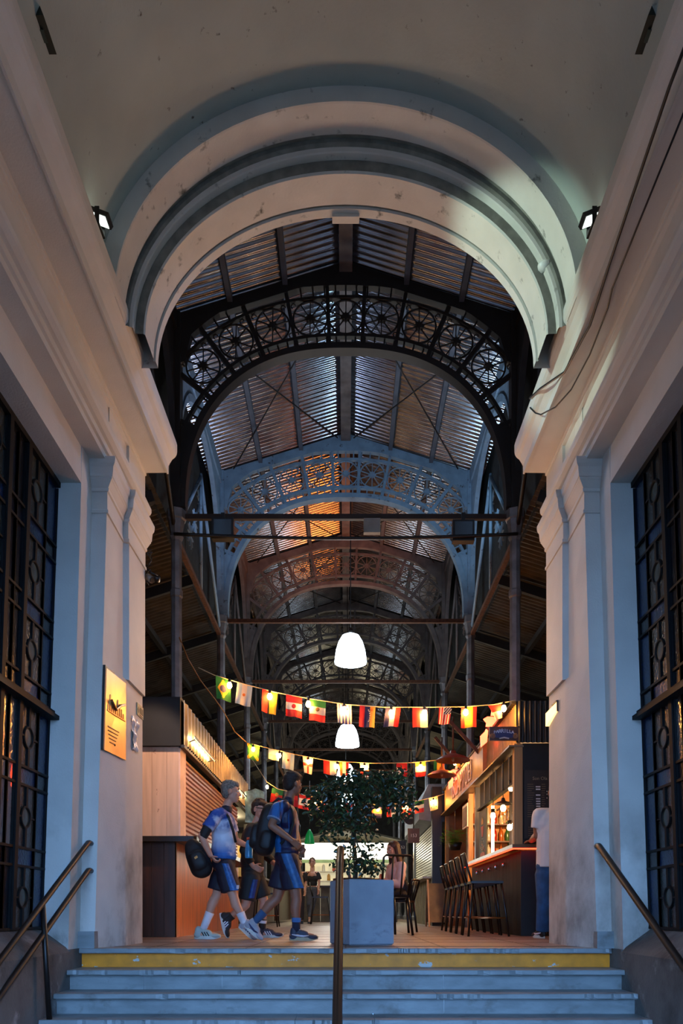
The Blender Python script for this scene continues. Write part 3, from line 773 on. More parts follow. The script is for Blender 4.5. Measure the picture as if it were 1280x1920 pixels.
for i,tx in enumerate(('Y UN','FERNET A','MOJITO','CON EL DATO','SPRITZ','CLERI')): b.text(tx,(2.088,11.42,1.405-i*.042),(0,-1,0),(0,0,1),.045,0,.001)
b.build('chalk_writing',chalk,brd)
# framed poster, fern
t=thing('framed_poster','narrow framed poster hanging under the bar fascia beside the fern','poster',(2.04,12.75,1.72))
b=MB(); b.box(2.03,2.05,12.5,13.0,1.72,2.12); b.build('frame',mat('pale_frame',(226,196,176),.5),t)
b=MB(); b.box(2.022,2.03,12.54,12.96,1.75,2.07); b.build('print',mat('brown_print',(120,72,44),.6,n_amt=.3,n_scale=9),t)
t=thing('potted_fern','green fern hanging in a dark pot in the recess beyond the bar opening','plant',(2.05,14.0,1.45))
b=MB(); b.lathe((2.05,14.0,1.45),[(0,0),(.09,0),(.13,.14),(.12,.14),(0,.12)],14); b.build('pot',black_m,t)
b=MB(); r=random.Random(11)
for i in range(70):
    a=r.uniform(0,2*PI); l=r.uniform(.18,.36); up=r.uniform(.05,.32); p0=V((2.05,14,1.59)); d=V((math.cos(a),math.sin(a),0))
    pts=[p0+d*l*u+V((0,0,up*math.sin(u*2.6)-.12*u*u)) for u in (0,.33,.66,1)]
    w=V((-d.y,d.x,0))
    for q,pp in zip(pts[:-1],pts[1:]):
        for j in range(3):
            c=q.lerp(pp,j/3); b.add([c,c+w*.045+d*.02,c+d*.03],[(0,1,2)]); b.add([c,c-w*.045+d*.02,c+d*.03],[(0,1,2)])
b.build('fronds',mat('fern_green',(120,190,50),.5,transl=.3),t)
b=MB(); b.tube([(2.05,14.0,1.6),(2.05,14.0,2.27)],.005,5); b.build('hanger',black_m,t)
# menu board on the black end wall
t=thing('menu_board','black menu board with white price labels on the end wall of the bar','menu',(2.45,9.0,1.2))
b=MB(); b.box(2.15,2.53,9.005,9.03,1.18,2.0); b.build('board',mat('menu_black',(30,26,22),.5),t)
brd=t.children[-1]
b=MB(); b.text('Son Ola',(2.34,9.003,1.90),(1,0,0),(0,0,1),.055,0,.001); b.build('title_lettering',mat('dim_chalk',(150,136,110),.7),brd)
b=MB()
for i,z in enumerate((1.80,1.77,1.70,1.655,1.625,1.595,1.565,1.535,1.505,1.475)): b.box(2.29+.001*i,2.345,9.001,9.005,z-.007,z+.007)
for z in (1.81,1.795,1.78,1.765,1.705,1.665,1.63,1.595): b.box(2.455,2.505,9.001,9.005,z-.006,z+.006)
for z in (1.745,1.71,1.665,1.49): b.box(2.42,2.43,9.001,9.005,z-.005,z+.005)
b.build('price_labels',mat('white_label',(232,230,226),.5),brd)
b=MB(); b.lathe((2.29,9.004,1.40),[(.055,0),(0,.003)],20,0,False,(0,-1,0)); b.xf(lambda v:(v.x,v.y,1.40+(v.z-1.40)*.6)); b.build('food_picture',mat('food_red_brown',(150,72,40),.5,n_amt=.4,n_scale=40),brd)
b=MB(); r=random.Random(5)
for i in range(16):
    z=1.83-.026*i; b.box(2.19,2.19+r.uniform(.05,.085),9.002,9.005,z-.003,z+.003); b.box(2.36,2.36+r.uniform(.03,.05),9.002,9.005,z-.003,z+.003)
for i in range(5): b.box(2.2,2.2+r.uniform(.08,.12),9.002,9.005,1.31-.025*i,1.316-.025*i)
b.build('small_lettering',mat('dim_lettering',(120,100,70),.6),brd)
# PARRILLA blade sign
t=thing('blade_sign','small projecting sign reading PARRILLA on the corner of the bar','sign',(1.90,8.95,2.34))
c=P(944,1376,8.95)
b=MB(); b.box(c.x-.175,c.x+.175,8.93,8.96,c.z-.082,c.z+.082); b.build('sign_panel',mat('dark_maroon_sign',(70,34,30),.5,n_amt=.3,n_scale=18),t)
pn=t.children[-1]
b=MB(); pts=[]
for i in range(13): 
    a=PI*i/12; pts.append((c.x-.118*math.cos(a),c.z-.035+.085*math.sin(a)**.8 if 0<i<12 else c.z-.035))
for i in range(1,12): 
    a=PI*i/12; pts.append((c.x+.118*math.cos(a),c.z-.035-.022*math.sin(a)))
b.prism(pts,'y',8.924,8.93); b.build('blue_shield',mat('navy_sign',(30,40,92),.5),pn)
b=MB(); word='PARRILLA'
for i,ch in enumerate(word):
    u=(i-3.5)/3.5; b.text(ch,(c.x-.005+u*.108,8.922,c.z+.012+.016*(1-u*u)),(1,0,-.12*u),(0,0,1),.058*(1.15-.25*abs(u)),0,.001)
b.build('lettering',mat('pale_blue_letters',(206,214,236),.5),pn)
b=MB(); b.prism([(c.x-.06,c.z-.055),(c.x,c.z-.042),(c.x+.06,c.z-.055),(c.x+.055,c.z-.068),(c.x,c.z-.058),(c.x-.055,c.z-.068)],'y',8.921,8.924); b.build('ribbon',mat('pale_ribbon',(200,190,180),.5),pn)
for xx in (-.135,.135):
    b=MB()
    for r_ in (.028,.018,.009): b.tube([(c.x+xx+r_*math.cos(a*PI/6),8.925,c.z-.03+r_*math.sin(a*PI/6)) for a in range(12)],.004,5,0,True)
    b.build('scroll_ornament',mat('bronze_scroll',(150,104,70),.5),pn)
b=MB(); b.bar((c.x+.16,8.945,c.z+.09),(2.1,9.0,c.z+.09),.012,.012); b.build('bracket',black_m,t)
# red neons (pointing hand over a wedge)
neon=mat('red_neon',(255,120,90),.4,emit=7,ecol=(255,84,52))
def neon_sign(px,py,d,h,label):
    c=P(px,py,d); t=thing('neon_sign',label,'neon sign',c-V((0,0,h)),'red neon signs on the bar fascia')
    q=h
    b=MB(); b.prism([(c.x+.10*q,c.z+.55*q),(c.x+.2*q,c.z+.55*q),(c.x+.16*q,c.z+.22*q),(c.x+.04*q,c.z+.22*q)],'y',d-.02,d+.02); b.build('finger',neon,t)
    b=MB(); b.prism([(c.x-.26*q,c.z+.08*q),(c.x-.1*q,c.z+.17*q),(c.x+.24*q,c.z+.15*q),(c.x+.36*q,c.z+.02*q),(c.x+.34*q,c.z-.22*q),(c.x-.16*q,c.z-.22*q),(c.x-.14*q,c.z-.06*q)],'y',d-.02,d+.02); b.build('fist',neon,t)
    b=MB(); b.prism([(c.x-.16*q,c.z-.32*q),(c.x-.20*q,c.z-.42*q),(c.x-.38*q,c.z-.6*q),(c.x-.36*q,c.z-1.05*q),(c.x-.12*q,c.z-.85*q),(c.x-.08*q,c.z-.4*q)],'y',d-.02,d+.02); b.build('wedge',neon,t)
    b=MB(); b.bar((c.x-.1*q,d+.04,c.z-.5*q),(2.06,d+.04,c.z-.5*q),.02,.02); b.bar((c.x,d+.03,c.z+.2*q),(c.x-.1*q,d+.03,c.z-.6*q),.02,.02); b.build('frame',black_m,t)
    light('POINT','neon_light',(c.x-.05,d-.12,c.z-.1),5,(1,.12,.05),.08)
neon_sign(918,1352,10.2,.34,'larger red neon hand sign glowing behind the small projecting sign')
neon_sign(852,1448,13.6,.30,'smaller red neon sign glowing farther along the bar fascia, beside the lamp shades')
# disc lamps over the stools
shade_m=mat('rust_red_enamel_shade',(150,76,58),.45,n_amt=.15)
def disc(px,py,d,r_,label):
    c=P(px,py,d); t=thing('disc_lamp',label,'lamp',c,'wide disc lamps over the bar stools')
    b=MB(); b.lathe(c,[(r_,-.05),(r_*.98,-.04),(r_*.7,.01),(r_*.3,.045),(.05,.06),(.04,.1),(0,.1)],28); b.lathe(c,[(r_,-.052),(r_*.6,-.01),(.05,.03),(0,.03)],28); b.build('lamp_shade',shade_m,t)
    b=MB(); b.tube([c+V((0,0,.08)),c+V((0,0,.62))],.014,8); b.build('stem',rust,t)
    b=MB(); b.bar(c+V((-.12,0,.62)),V((2.06,d,c.z+.02)),.03,.05); b.build('arm',rust,t)
    b=MB(); b.lathe(c+V((0,0,-.05)),[(0,-.02),(.02,0),(.02,.06),(0,.06)],10); b.build('bulb',mat('unlit_bulb',(210,190,170),.3),t)
disc(849,1420,11.3,.26,'nearer wide red disc lamp hanging over the bar stools')
disc(828,1449,13.0,.26,'farther wide red disc lamp hanging over the bar stools')
# bar stools
stool_m=mat('glossy_black_stool_paint',(14,13,13),.35)
def stool(x,y,label,group='black bar stools along the counter',sz=.66):
    t=thing('bar_stool',label,'bar stool',(x+.2,y,0),group)
    b=MB(); b.box(x+.02,x+.40,y-.19,y+.19,sz-.03,sz); b.build('seat',stool_m,t)
    for dx,dy,ex,ey in ((.04,-.17,-.02,-.22),(.04,.17,-.02,.22),(.38,-.17,.46,-.22),(.38,.17,.46,.22)):
        b=MB(); b.tube([(x+ex,y+ey,0),(x+dx,y+dy,sz-.03)],.014,8); b.build('leg',stool_m,t)
    b=MB(); zz=.22; b.tube([(x+.0,y-.205,zz),(x+.44,y-.205,zz),(x+.44,y+.205,zz),(x+.0,y+.205,zz)],.011,6,0,True); b.build('foot_rail',mat('brass_foot_rail',(150,84,34),.3,metal=.6),t)
    b=MB()
    b.tube([(x+.03,y-.17,sz-.02),(x-.02,y-.17,sz+.15),(x-.05,y-.16,sz+.30),(x-.05,y-.12,sz+.33),(x-.05,y+.12,sz+.33),(x-.05,y+.16,sz+.30),(x-.02,y+.17,sz+.15),(x+.03,y+.17,sz-.02)],.013,8)
    b.build('back_frame',stool_m,t)
    b=MB(); b.grid(lambda u,v:(x-.045+.03*(1-v)-.02*math.sin(PI*u),y-.155+.31*u,sz+.17+.14*v),8,3); b.build('backrest',stool_m,t)
    return t
s0=stool(1.47,9.05,'nearest black bar stool along the counter')
for i,w_ in enumerate(('second','third','fourth','fifth')):
    o=copy_tree(s0,(.015*(i+1),.62*(i+1),0)); o['label']='%s black bar stool from the front along the counter'%w_
# shutter stall, signs and sandwich board beyond the bar
k=thing('market_stall','shuttered stall beyond the bar with ribbed grey shutter and slatted counter','stall',(2.4,18,0))
b=MB(); slat_wall(b,1.86,15.9,19.6,1.05,2.2,.062,.016,-1); b.build('roller_shutter',mat('grey_roller_shutter',(150,146,116),.35,metal=.4),k)
b=MB(); b.box(1.62,2.6,15.75,19.6,1.0,1.04); b.build('countertop',mat('grey_counter',(176,172,156),.4),k)
b=MB()
for i in range(12): b.box(1.82,1.86,15.8+i*.32,15.8+i*.32+.2,0,1.0)
b.box(1.9,1.93,15.8,19.6,0,1.0); b.build('counter_slats',mat('olive_slats',(130,118,84),.6),k)
b=MB(); b.prism([(1.55,2.25),(1.55,2.55),(1.75,3.0),(2.6,3.0),(2.6,2.2),(1.86,2.2)],'y',15.8,19.6); b.build('hood',mat('grey_hood',(110,120,128),.5),k)
b=MB(); b.box(1.80,2.0,15.55,15.74,0,2.9); b.build('pillar',black_m,k)
t=thing('sandwich_board','wooden sandwich board standing before the pillar at the far end of the bar','sandwich board',(1.86,14.6,0))
for e in (-1,1):
    b=MB(); b.obox((1.80,14.6+e*.13,.47),(.21,0,0),(0,.012,0),(0,-e*.11,.38),0); b.build('panel',mat('tan_board',(104,80,52),.6,n_amt=.2),t)
    for xx in (1.6,2.0):
        b=MB(); b.bar((xx,14.6+e*.28,0),(xx,14.6+e*.01,.92),.03,.03); b.build('leg',mat('pale_wood_leg',(170,130,96),.6),t)
def plate(px,py,d,w_,h_,txt,m,label,size,round_=False,small=None):
    c=P(px,py,d); t=thing('hanging_sign',label,'sign',c-V((0,0,h_/2)),'hanging stall signs')
    b=MB()
    if round_: b.lathe(c,[(0,.02),(w_/2,.02),(w_/2,-.01),(0,-.01)],32,0,False,(0,-1,0))
    else: b.box(c.x-w_/2,c.x+w_/2,c.y-.015,c.y+.015,c.z-h_/2,c.z+h_/2)
    b.build('sign_panel',m,t); p=t.children[-1]
    b=MB(); b.text(txt,c+V((0,-.024,0)),(1,0,0),(0,0,1),size,0,.002)
    if small: b.text(small,c+V((0,-.024,h_*.27)),(1,0,0),(0,0,1),size*.7,0,.002)
    b.build('lettering',mat('cream_letters',(236,226,206),.5),p)
    b=MB(); b.tube([c+V((0,0,h_/2)),c+V((0,0,h_/2+.5))],.012,6); b.build('rod',black_m,t)
plate(775,1567,16.0,.25,.31,'153',mat('brown_sign',(72,44,18),.5),'brown hanging sign reading 153 beside the grey shutter',.10)
plate(753,1589,18.6,.22,.33,'153',black_m,'black hanging sign reading 153 behind the seated woman',.10)
plate(562,1596,18.6,.24,.33,'153',black_m,'black hanging sign reading 153 behind the walking boys',.10)
plate(768,1534,17.2,.30,.30,'ALBERNO',mat('dark_round_sign',(46,30,20),.5),'round dark sign reading ALBERNO under the farthest flag string',.06,True,'SAN')
# ---------------------------------------------------------------- island kiosk at the end of the aisle
k=thing('island_kiosk','island kiosk with a glowing white sign band across the far end of the aisle','kiosk',(.1,22.5,0))
b=MB(); b.box(-1.28,1.45,21.4,21.5,1.80,2.27); b.build('light_box',mat('lit_white_sign_band',(255,250,232),.5,emit=3.2,ecol=(255,246,220)),k,label='glowing white sign band')
b=MB(); b.prism([(-1.6,2.28),(-.3,2.58),(.4,2.58),(1.75,2.28),(1.75,2.33),(.4,2.64),(-.3,2.64),(-1.6,2.33)],'y',21.2,24); b.build('kiosk_roof',mat('olive_awning',(74,70,50),.7),k)
b=MB(); b.box(-1.3,1.5,21.42,21.46,1.70,1.80); b.build('green_edge',mat('pale_green_edge',(150,170,110),.5,emit=.5),k)
b=MB(); b.box(-1.3,1.5,21.4,22.2,1.0,1.05); b.build('countertop',black_m,k)
b=MB()
for i in range(10): b.box(-1.28+i*.277,-1.28+i*.277+.27,21.5,21.53,0,1.0)
b.build('counter_panel',mat('kiosk_panel',(84,78,62),.6,n_amt=.2),k)
for xx in (-1.27,.1,1.42):
    b=MB(); b.box(xx-.03,xx+.03,21.45,21.51,1.05,1.8); b.build('post',black_m,k)
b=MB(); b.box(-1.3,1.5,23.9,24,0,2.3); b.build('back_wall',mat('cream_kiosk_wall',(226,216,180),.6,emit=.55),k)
b=MB(); 
for z in (1.25,1.55): b.box(-1.3,1.5,23.6,23.9,z,z+.03)
b.build('shelf',mat('white_shelf',(220,216,200),.5),k)
r=random.Random(9); p0=None
for i in range(16):
    x=-1.2+i*.165; z=1.58 if i%2 else 1.28
    b=MB() if i<3 else None
    if i<3:
        b.lathe((x,23.7,z),[(0,0),(.05,0),(.055,.03),(.05,.17),(.03,.2),(.03,.22),(0,.22)],12); o=b.build('jar',[mat('white_jar',(230,226,214),.3),mat('ochre_jar',(190,140,60),.3),mat('red_jar',(170,60,40),.3)][i]); o['_p']=0; p0=(p0 or [])+[(o,V((x,23.7,z)))]
        del o['_p']
    else:
        q=p0[i%3]; o=q[0].copy(); col.objects.link(o); o.location=q[0].location+V((x,23.7,z))-q[1]
    o['label']='%s jar on the %s shelf of the far island kiosk, number %d from the left'%(('white','ochre','red')[i%3],'upper' if i%2 else 'lower',i+1); o['category']='jar'; o['group']='jars in the island kiosk'
light('AREA','island_light',(.1,21.3,2.0),30,(1,.96,.84),2.4,target=(.1,15,.4),sy=.4)
light('POINT','island_inner',(.1,22.8,2.1),14,(1,.95,.8),.15)
t=thing('bell_lamp','small green bell shaped lamp hanging left of the island kiosk','lamp',P(580,1568,18.5))
c=P(580,1570,18.5); b=MB(); b.lathe(c,[(.13,-.16),(.12,-.1),(.09,.06),(.05,.14),(.02,.2),(0,.2)],18); b.build('lamp_shade',mat('green_glass_shade',(20,120,60),.3,emit=.25,ecol=(20,150,80)),t)
b=MB(); b.tube([c+V((0,0,.2)),c+V((0,0,1.4))],.008,6); b.build('cable',black_m,t)
for i,(px,d,l) in enumerate(((600,18.0,'tall black stool right of the woman in the black top'),(497,14.6,'black stool seen behind the legs of the walking boys'))):
    o=copy_tree(s0,P(px,1735,d)-V((1.67,9.05,P(px,1735,d).z))); o['label']=l; o['group']='black stools deeper in the aisle'
# ---------------------------------------------------------------- flag strings
FC={}
def fm(n,c):
    if n not in FC: FC[n]=mat('flag_'+n+'_cloth',c,.7,n_amt=.05,transl=.35)
    return FC[n]
for n,c in dict(red=(214,44,44),white=(226,220,210),green=(40,122,62),yellow=(236,190,60),blue=(52,64,150),sky=(176,208,236),navy=(44,46,96),black=(30,28,30),orange=(226,130,50),crimson=(176,36,50),gold=(220,160,70)).items(): fm(n,c)
def stripes(axis,cols):
    n=len(cols)
    return lambda u,v: cols[min(n-1,int((u if axis=='u' else v)*n))]
def d_brazil(u,v):
    if abs(u-.5)/.40+abs(v-.5)/.42<1:
        return 'navy' if ((u-.5)*1.0)**2+((v-.5)*1.3)**2<.045 else 'yellow'
    return 'green'
def d_peru(u,v): return 'red' if v<1/3 or v>2/3 else 'white'
def d_uruguay(u,v): return 'white' if int(u*9)%2==0 else 'blue'
def d_usa(u,v):
    if v<.42 and u>.42: return 'white' if (int(u*14)+int(v*14))%3==0 else 'navy'
    return 'red' if int(u*9)%2==0 else 'white'
def d_spain(u,v): return 'yellow' if .27<u<.73 else 'red'
def d_chile(u,v): return 'red' if u<.5 else ('navy' if v<.33 else 'white')
def d_england(u,v): return 'red' if abs(u-.5)<.11 or abs(v-.45)<.1 else 'white'
def d_denmark(u,v): return 'white' if abs(u-.5)<.10 or abs(v-.38)<.09 else 'red'
def d_canada(u,v):
    if v<.25 or v>.75: return 'red'
    return 'red' if abs(u-.5)*1.1+abs(v-.5)*1.5<.17 or (abs(u-.5)<.05 and abs(v-.5)<.17) or (abs(v-.47)<.05 and abs(u-.5)<.17) else 'white'
def d_czech(u,v):
    if v<.55-abs(u-.5)*1.1: return 'navy'
    return 'red' if u<.5 else 'white'
def d_portugal(u,v): 
    if (u-.5)**2+(v-.42)**2<.02: return 'gold'
    return 'green' if v<.4 else 'red'
def d_jamaica(u,v):
    if abs(u-v)<.13 or abs(1-u-v)<.13: return 'yellow'
    return 'green'
def d_korea(u,v):
    if (u-.5)**2+((v-.5)*1.2)**2<.02: return 'red' if v<.5 else 'navy'
    return 'black' if (abs(u-.5)>.27 and abs(v-.5)>.25 and int(v*24)%2==0 and abs(u-.5)<.4 and abs(v-.5)<.4) else 'white'
def d_venez(u,v): return ('red','navy','gold')[min(2,int(u*3))]
FLAGNUM=0
def flag(p, w, h, tilt, skew, design, label, group, emblem=None, fold=0., res=24, squeeze=0.):
    """hangs from p (top centre); tilt = slope of the string under it, skew = sideways swing of the hem"""
    global FLAGNUM; FLAGNUM+=1; ph=FLAGNUM*1.7
    cols=[]; 
    def mf(u,v):
        n=design(u,1-v)
        if n not in cols: cols.append(n)
        return cols.index(n)
    def fn(u,v):
        t=1-v; sq=1-squeeze*t
        x=(u-.5)*w*sq+skew*t*h; z=-t*h+(u-.5)*w*tilt
        y=.018*math.sin(u*7+ph)*t+.012*math.sin(t*5+ph*2)*t+.25*fold*w*math.sin(PI*u)*t
        return (p.x+x,p.y+y,p.z+z)
    b=MB(); b.grid(fn,res,res,0,True,mf)
    o=b.build('flag',[FC[c] for c in cols],label=label,cat='flag',group=group)
    if emblem:
        b=MB(); cu,cv,r_,cm=emblem
        def at(u,v): return V(fn(u,1-v))
        cc=at(cu,cv)-V((0,.006,0))
        b.lathe(cc,[(r_*w,0),(r_*w*.55,.003),(0,.003)],14,0,False,(0,-1,0)); e=b.build('emblem',fm(*cm) if isinstance(cm,tuple) else FC[cm],o)
    return o
bulb_m=mat('string_bulb_glass',(255,214,140),.3,emit=300,ecol=(255,168,72))
bulb_proto=[None]
def sbulb(p,label,group):
    if bulb_proto[0] is None:
        t=thing('string_bulb',label,'light bulb',p,group)
        b=MB(); b.lathe(p,[(0,-.115),(.018,-.108),(.03,-.085),(.028,-.06),(.016,-.035)],14); b.lathe(p,[(.016,-.035),(0,-.034)],14); b.build('bulb',bulb_m,t)
        b=MB(); b.lathe(p,[(.018,-.04),(.018,.0),(.008,.012),(0,.012)],10); b.build('socket',black_m,t)
        bulb_proto[0]=t; return
    o=copy_tree(bulb_proto[0],p-WL[bulb_proto[0].name]); o['label']=label; o['group']=group
def string(pts,label,r_=.006):
    b=MB(); b.tube(pts,r_,6); b.build('bunting_string',mat('pale_cord',(226,206,170),.6),label=label,cat='string')
S1=[(372,1252,9.3),(402,1266,9.2),(455,1282,9.15),(520,1299,9.1),(580,1310,9.05),(650,1321,9.05),(720,1326,9.0),(800,1326,9.0),(870,1325,9.0),(925,1321,8.98),(966,1313,8.95)]
string([P(*p) for p in S1],'pale cord of the nearest flag string across the hall')
def on(S,px):
    for a,c in zip(S[:-1],S[1:]):
        if a[0]<=px<=c[0]:
            f=(px-a[0])/(c[0]-a[0]); return P(px,a[1]+(c[1]-a[1])*f,a[2]+(c[2]-a[2])*f), -(c[1]-a[1])/(c[0]-a[0])
    return P(*S[-1]),0
G1='flags on the nearest string'; G2='flags on the middle string'; G3='flags on the farthest string'
k1=9.05/1400
for px,wp,hp,sk,de,lb,em,fo,sq in (
 (418,28,42,.02,d_brazil,'green flag with yellow diamond and dark disc, leftmost on the nearest string',None,.1,0),
 (459,29,40,-.10,stripes('u',['sky','white','sky']),'pale blue and white striped flag with a sun, second on the nearest string',(.5,.5,.10,'orange'),.0,0),
 (506,29,42,-.06,lambda u,v:('red','black','yellow')[0 if u<.36 else 1 if u<.5 else 2],'red, black and yellow flag lit from behind, third on the nearest string',None,.2,.08),
 (551,30,40,-.01,d_peru,'red and white banded flag with a crest, hanging fourth on the nearest string',(.5,.5,.14,'crimson'),0,0),
 (596,30,40,-.05,stripes('v',['green','white','red']),'green, white and red banded flag with dark crest on the nearest string',(.5,.45,.13,('eagle',(110,84,60))),0,0),
 (645,27,37,.03,d_uruguay,'white flag with thin blue stripes just above the second pendant lamp',(.62,.25,.12,'gold'),.2,0),
 (689,29,40,-.05,d_venez,'red, blue and yellow upright striped flag with white stars on the nearest string',(.78,.17,.10,'orange'),0,0),
 (737,28,36,-.13,stripes('u',['navy','white','red']),'blue, white and red upright striped flag swinging left on the nearest string',(.5,.4,.09,'gold'),0,0),
 (787,28,38,.01,d_chile,'half red half white flag with a blue corner behind a bulb on the nearest string',None,0,0),
 (835,24,32,-.12,d_usa,'small striped flag with a star spangled blue corner on the nearest string',None,.3,.15),
 (879,29,40,-.02,d_spain,'red and yellow upright striped flag glowing beside a bulb on the nearest string',None,0,0),
 (927,24,26,.35,stripes('v',['red','white']),'folded red and white flag at the right end of the nearest string',None,.6,.5)):
    p,tl=on(S1,px); flag(p,wp*k1,hp*k1,tl,sk,de,lb,G1,em,fo,24 if wp>25 else 28,sq)
# white stars of the red, blue and yellow flag
fl=[o for o in col.objects if o.name.startswith('flag') and o.parent is None][6]
p,tl=on(S1,689)
b=MB()
for i in range(7):
    a=-1.15+2.3*i/6; b.lathe(p+V((-.055*0+.012+.028*math.cos(a)-.015,-.03,-.125-.075*math.sin(a))),[(.007,0),(0,.002)],8,0,False,(0,-1,0))
b.build('stars',FC['white'],fl)
ordw=['first','second','third','fourth','fifth','sixth','seventh','eighth','ninth']
for i,px in enumerate((431,506,578,645,733,795,872,943)):
    p,_=on(S1,px); sbulb(p+V((0,-.035,-.005)),'glowing warm bulb on the nearest flag string, %s from the left'%ordw[i],'bulbs on the nearest string')
S2=[(461,1392,13.2),(500,1402,13.1),(560,1416,13.0),(620,1427,13.0),(700,1431,13.0),(770,1430,13.0),(830,1424,13.0),(853,1421,13.0)]
string([P(*p) for p in S2],'pale cord of the middle flag string, level with the kiosk fascia',.007)
k2=13/1400
for px,wp,hp,sk,de,lb,em,fo,sq in (
 (475,24,30,-.03,d_jamaica,'green flag with a yellow cross, leftmost on the middle string',None,.2,.1),
 (513,20,20,0,stripes('v',['sky','white']),'small pale blue and white flag beside a bulb on the middle string',None,0,0),
 (541,22,31,-.06,stripes('u',['sky','white','sky']),'pale blue and white striped flag with a sun on the middle string',(.5,.45,.1,'orange'),0,0),
 (577,20,31,0,d_england,'white flag with a red cross on the middle string',None,.2,.3),
 (618,24,26,.02,stripes('u',['red','white']),'half red half white flag beside a bulb on the middle string',None,0,0),
 (645,18,27,0,stripes('u',['orange','white','red']),'orange, white and red flag in front of the third pendant lamp',None,.2,.1),
 (683,17,27,0,stripes('v',['white','red']),'small white and red flag lit from within, behind the top of the potted tree',None,.2,.15),
 (753,20,26,.02,lambda u,v:'red' if (u>.5 or v<.3) else ('black' if abs(u-v+.1)<.2 else 'white'),'red, white and black flag at the top right of the potted tree',None,0,0),
 (788,20,28,0,stripes('v',['gold','white','crimson']),'pale flag glowing behind the bulb at the right of the middle string',None,0,0),
 (823,20,20,-.02,stripes('u',['green','yellow','red']),'green, yellow and red flag above the farther disc lamp',None,0,0)):
    p,tl=on(S2,px); flag(p,wp*k2,hp*k2,tl,sk,de,lb,G2,em,fo,16,sq)
for i,px in enumerate((475,524,578,632,683,788,852)):
    p,_=on(S2,px); sbulb(p+V((0,-.035,-.02)),'glowing warm bulb on the middle flag string, %s from the left'%ordw[i],'bulbs on the middle string')
S3=[(470,1420,15.5),(500,1466,15.5),(520,1479,15.5),(570,1491,15.5),(640,1504,15.5),(710,1509,15.5),(770,1505,15.5),(815,1494,15.4),(832,1489,15.3)]
string([P(*p) for p in S3],'pale cord of the farthest flag string, behind the potted tree',.007)
k3=15.5/1400
for px,wp,hp,sk,de,lb,em,fo,sq in (
 (521,21,26,-.2,d_portugal,'green and red flag with a yellow ring, leftmost on the farthest string',None,0,0),
 (549,18,26,.02,stripes('v',['red','crimson']),'plain red flag beside the head of the boy in blue',None,0,0),
 (571,20,26,-.08,d_canada,'red and white flag with a maple leaf on the farthest string',None,0,0),
 (600,18,24,0,stripes('u',['navy','white','red']),'dark blue, white and red flag half hidden by the left leaves of the tree',None,0,0),
 (655,19,24,0,stripes('u',['red','navy','red']),'red and navy flag hidden behind the stem of the tree',None,0,0),
 (706,20,25,0,stripes('v',['navy','orange','navy']),'dark blue and orange flag behind a bulb right of the tree crown',None,.2,.1),
 (733,17,24,0,d_czech,'red and white flag with a dark blue wedge on the farthest string',None,0,0),
 (762,18,25,.02,d_denmark,'red flag with a white cross glowing above the round sign',None,.2,.15),
 (786,17,23,0,stripes('v',['green','white','red']),'green, white and red banded flag beside the grey hood',None,0,0),
 (812,17,24,.06,d_korea,'white flag with a small red and blue disc, rightmost on the farthest string',None,.2,.15)):
    p,tl=on(S3,px); flag(p,wp*k3,hp*k3,tl,sk,de,lb,G3,em,fo,20,sq)
for i,px in enumerate((501,592,708,762,812)):
    p,_=on(S3,px); sbulb(p+V((0,-.035,-.03)),'glowing warm bulb on the farthest flag string, %s from the left'%ordw[i],'bulbs on the farthest string')
# warm light that the strings of bulbs throw on the passage is thrown by the bulbs themselves
# cables tied at the first left column
b=MB()
b.tube([P(336,1195,10.4),P(352,1235,10.8),P(375,1275,11.3),P(402,1310,11.8),P(418,1332,12.2),P(440,1372,12.8),P(462,1392,13.2)],.010,6)
b.build('slack_cable',mat('ochre_cable',(120,84,34),.6),label='slack brown cable running from the first left column down to the middle flag string',cat='cable')
# ---------------------------------------------------------------- planter with tree
conc=mat('blue_grey_concrete',(150,160,170),.8,n_amt=.08,n_scale=4,bump=.15,b_scale=50)
stain(conc,(70,72,76),4,.55,.72,(.22,.12),(1,1,2),.8)
a=math.radians(24); cx,cy=.14,6.72
t=thing('potted_tree','leafy green tree in a square blue grey concrete planter at the head of the stairs','plant',(cx,cy,0))
H=.43/2; ux=V((math.cos(a),math.sin(a),0)); uy=V((-math.sin(a),math.cos(a),0))
def sq(h,z): return [V((cx,cy,z))+ux*i*h+uy*j*h for i,j in ((-1,-1),(1,-1),(1,1),(-1,1))]
b=MB(); b.loft([sq(H-.012,0),sq(H,.012),sq(H,.563),sq(H-.008,.575),sq(H-.045,.575),sq(H-.045,.50)]); b.build('planter_box',conc,t)
b=MB(); b.loft([sq(H-.046,.49),sq(H-.046,.52)]); b.build('soil',mat('potting_soil',(46,34,26),.95,bump=.5),t)
r=random.Random(21); base=V((cx-.06,cy,.5)); bark=mat('tree_bark',(84,68,52),.85,n_amt=.2,bump=.4)
b=MB(); trunk=[base,base+V((.01,0,.2)),base+V((-.01,.01,.45)),base+V((.02,0,.7)),base+V((.0,0,.95))]; b.tube(trunk,[.024,.021,.018,.015,.012],8); b.build('trunk',bark,t)
cl=[]
for px,py,rx,rz,n in ((700,1478,72,36,560),(640,1490,55,40,440),(600,1500,36,34,260),(660,1535,48,30,260),(745,1500,40,42,260),(745,1462,34,22,150),(628,1560,34,24,90),(690,1580,30,34,90),(655,1612,40,26,150),(690,1622,34,20,130),(680,1460,60,20,200),(615,1545,20,26,60)):
    c=P(px,py,6.62); k=6.62/1400; cl.append((c,rx*k,rz*k,n))
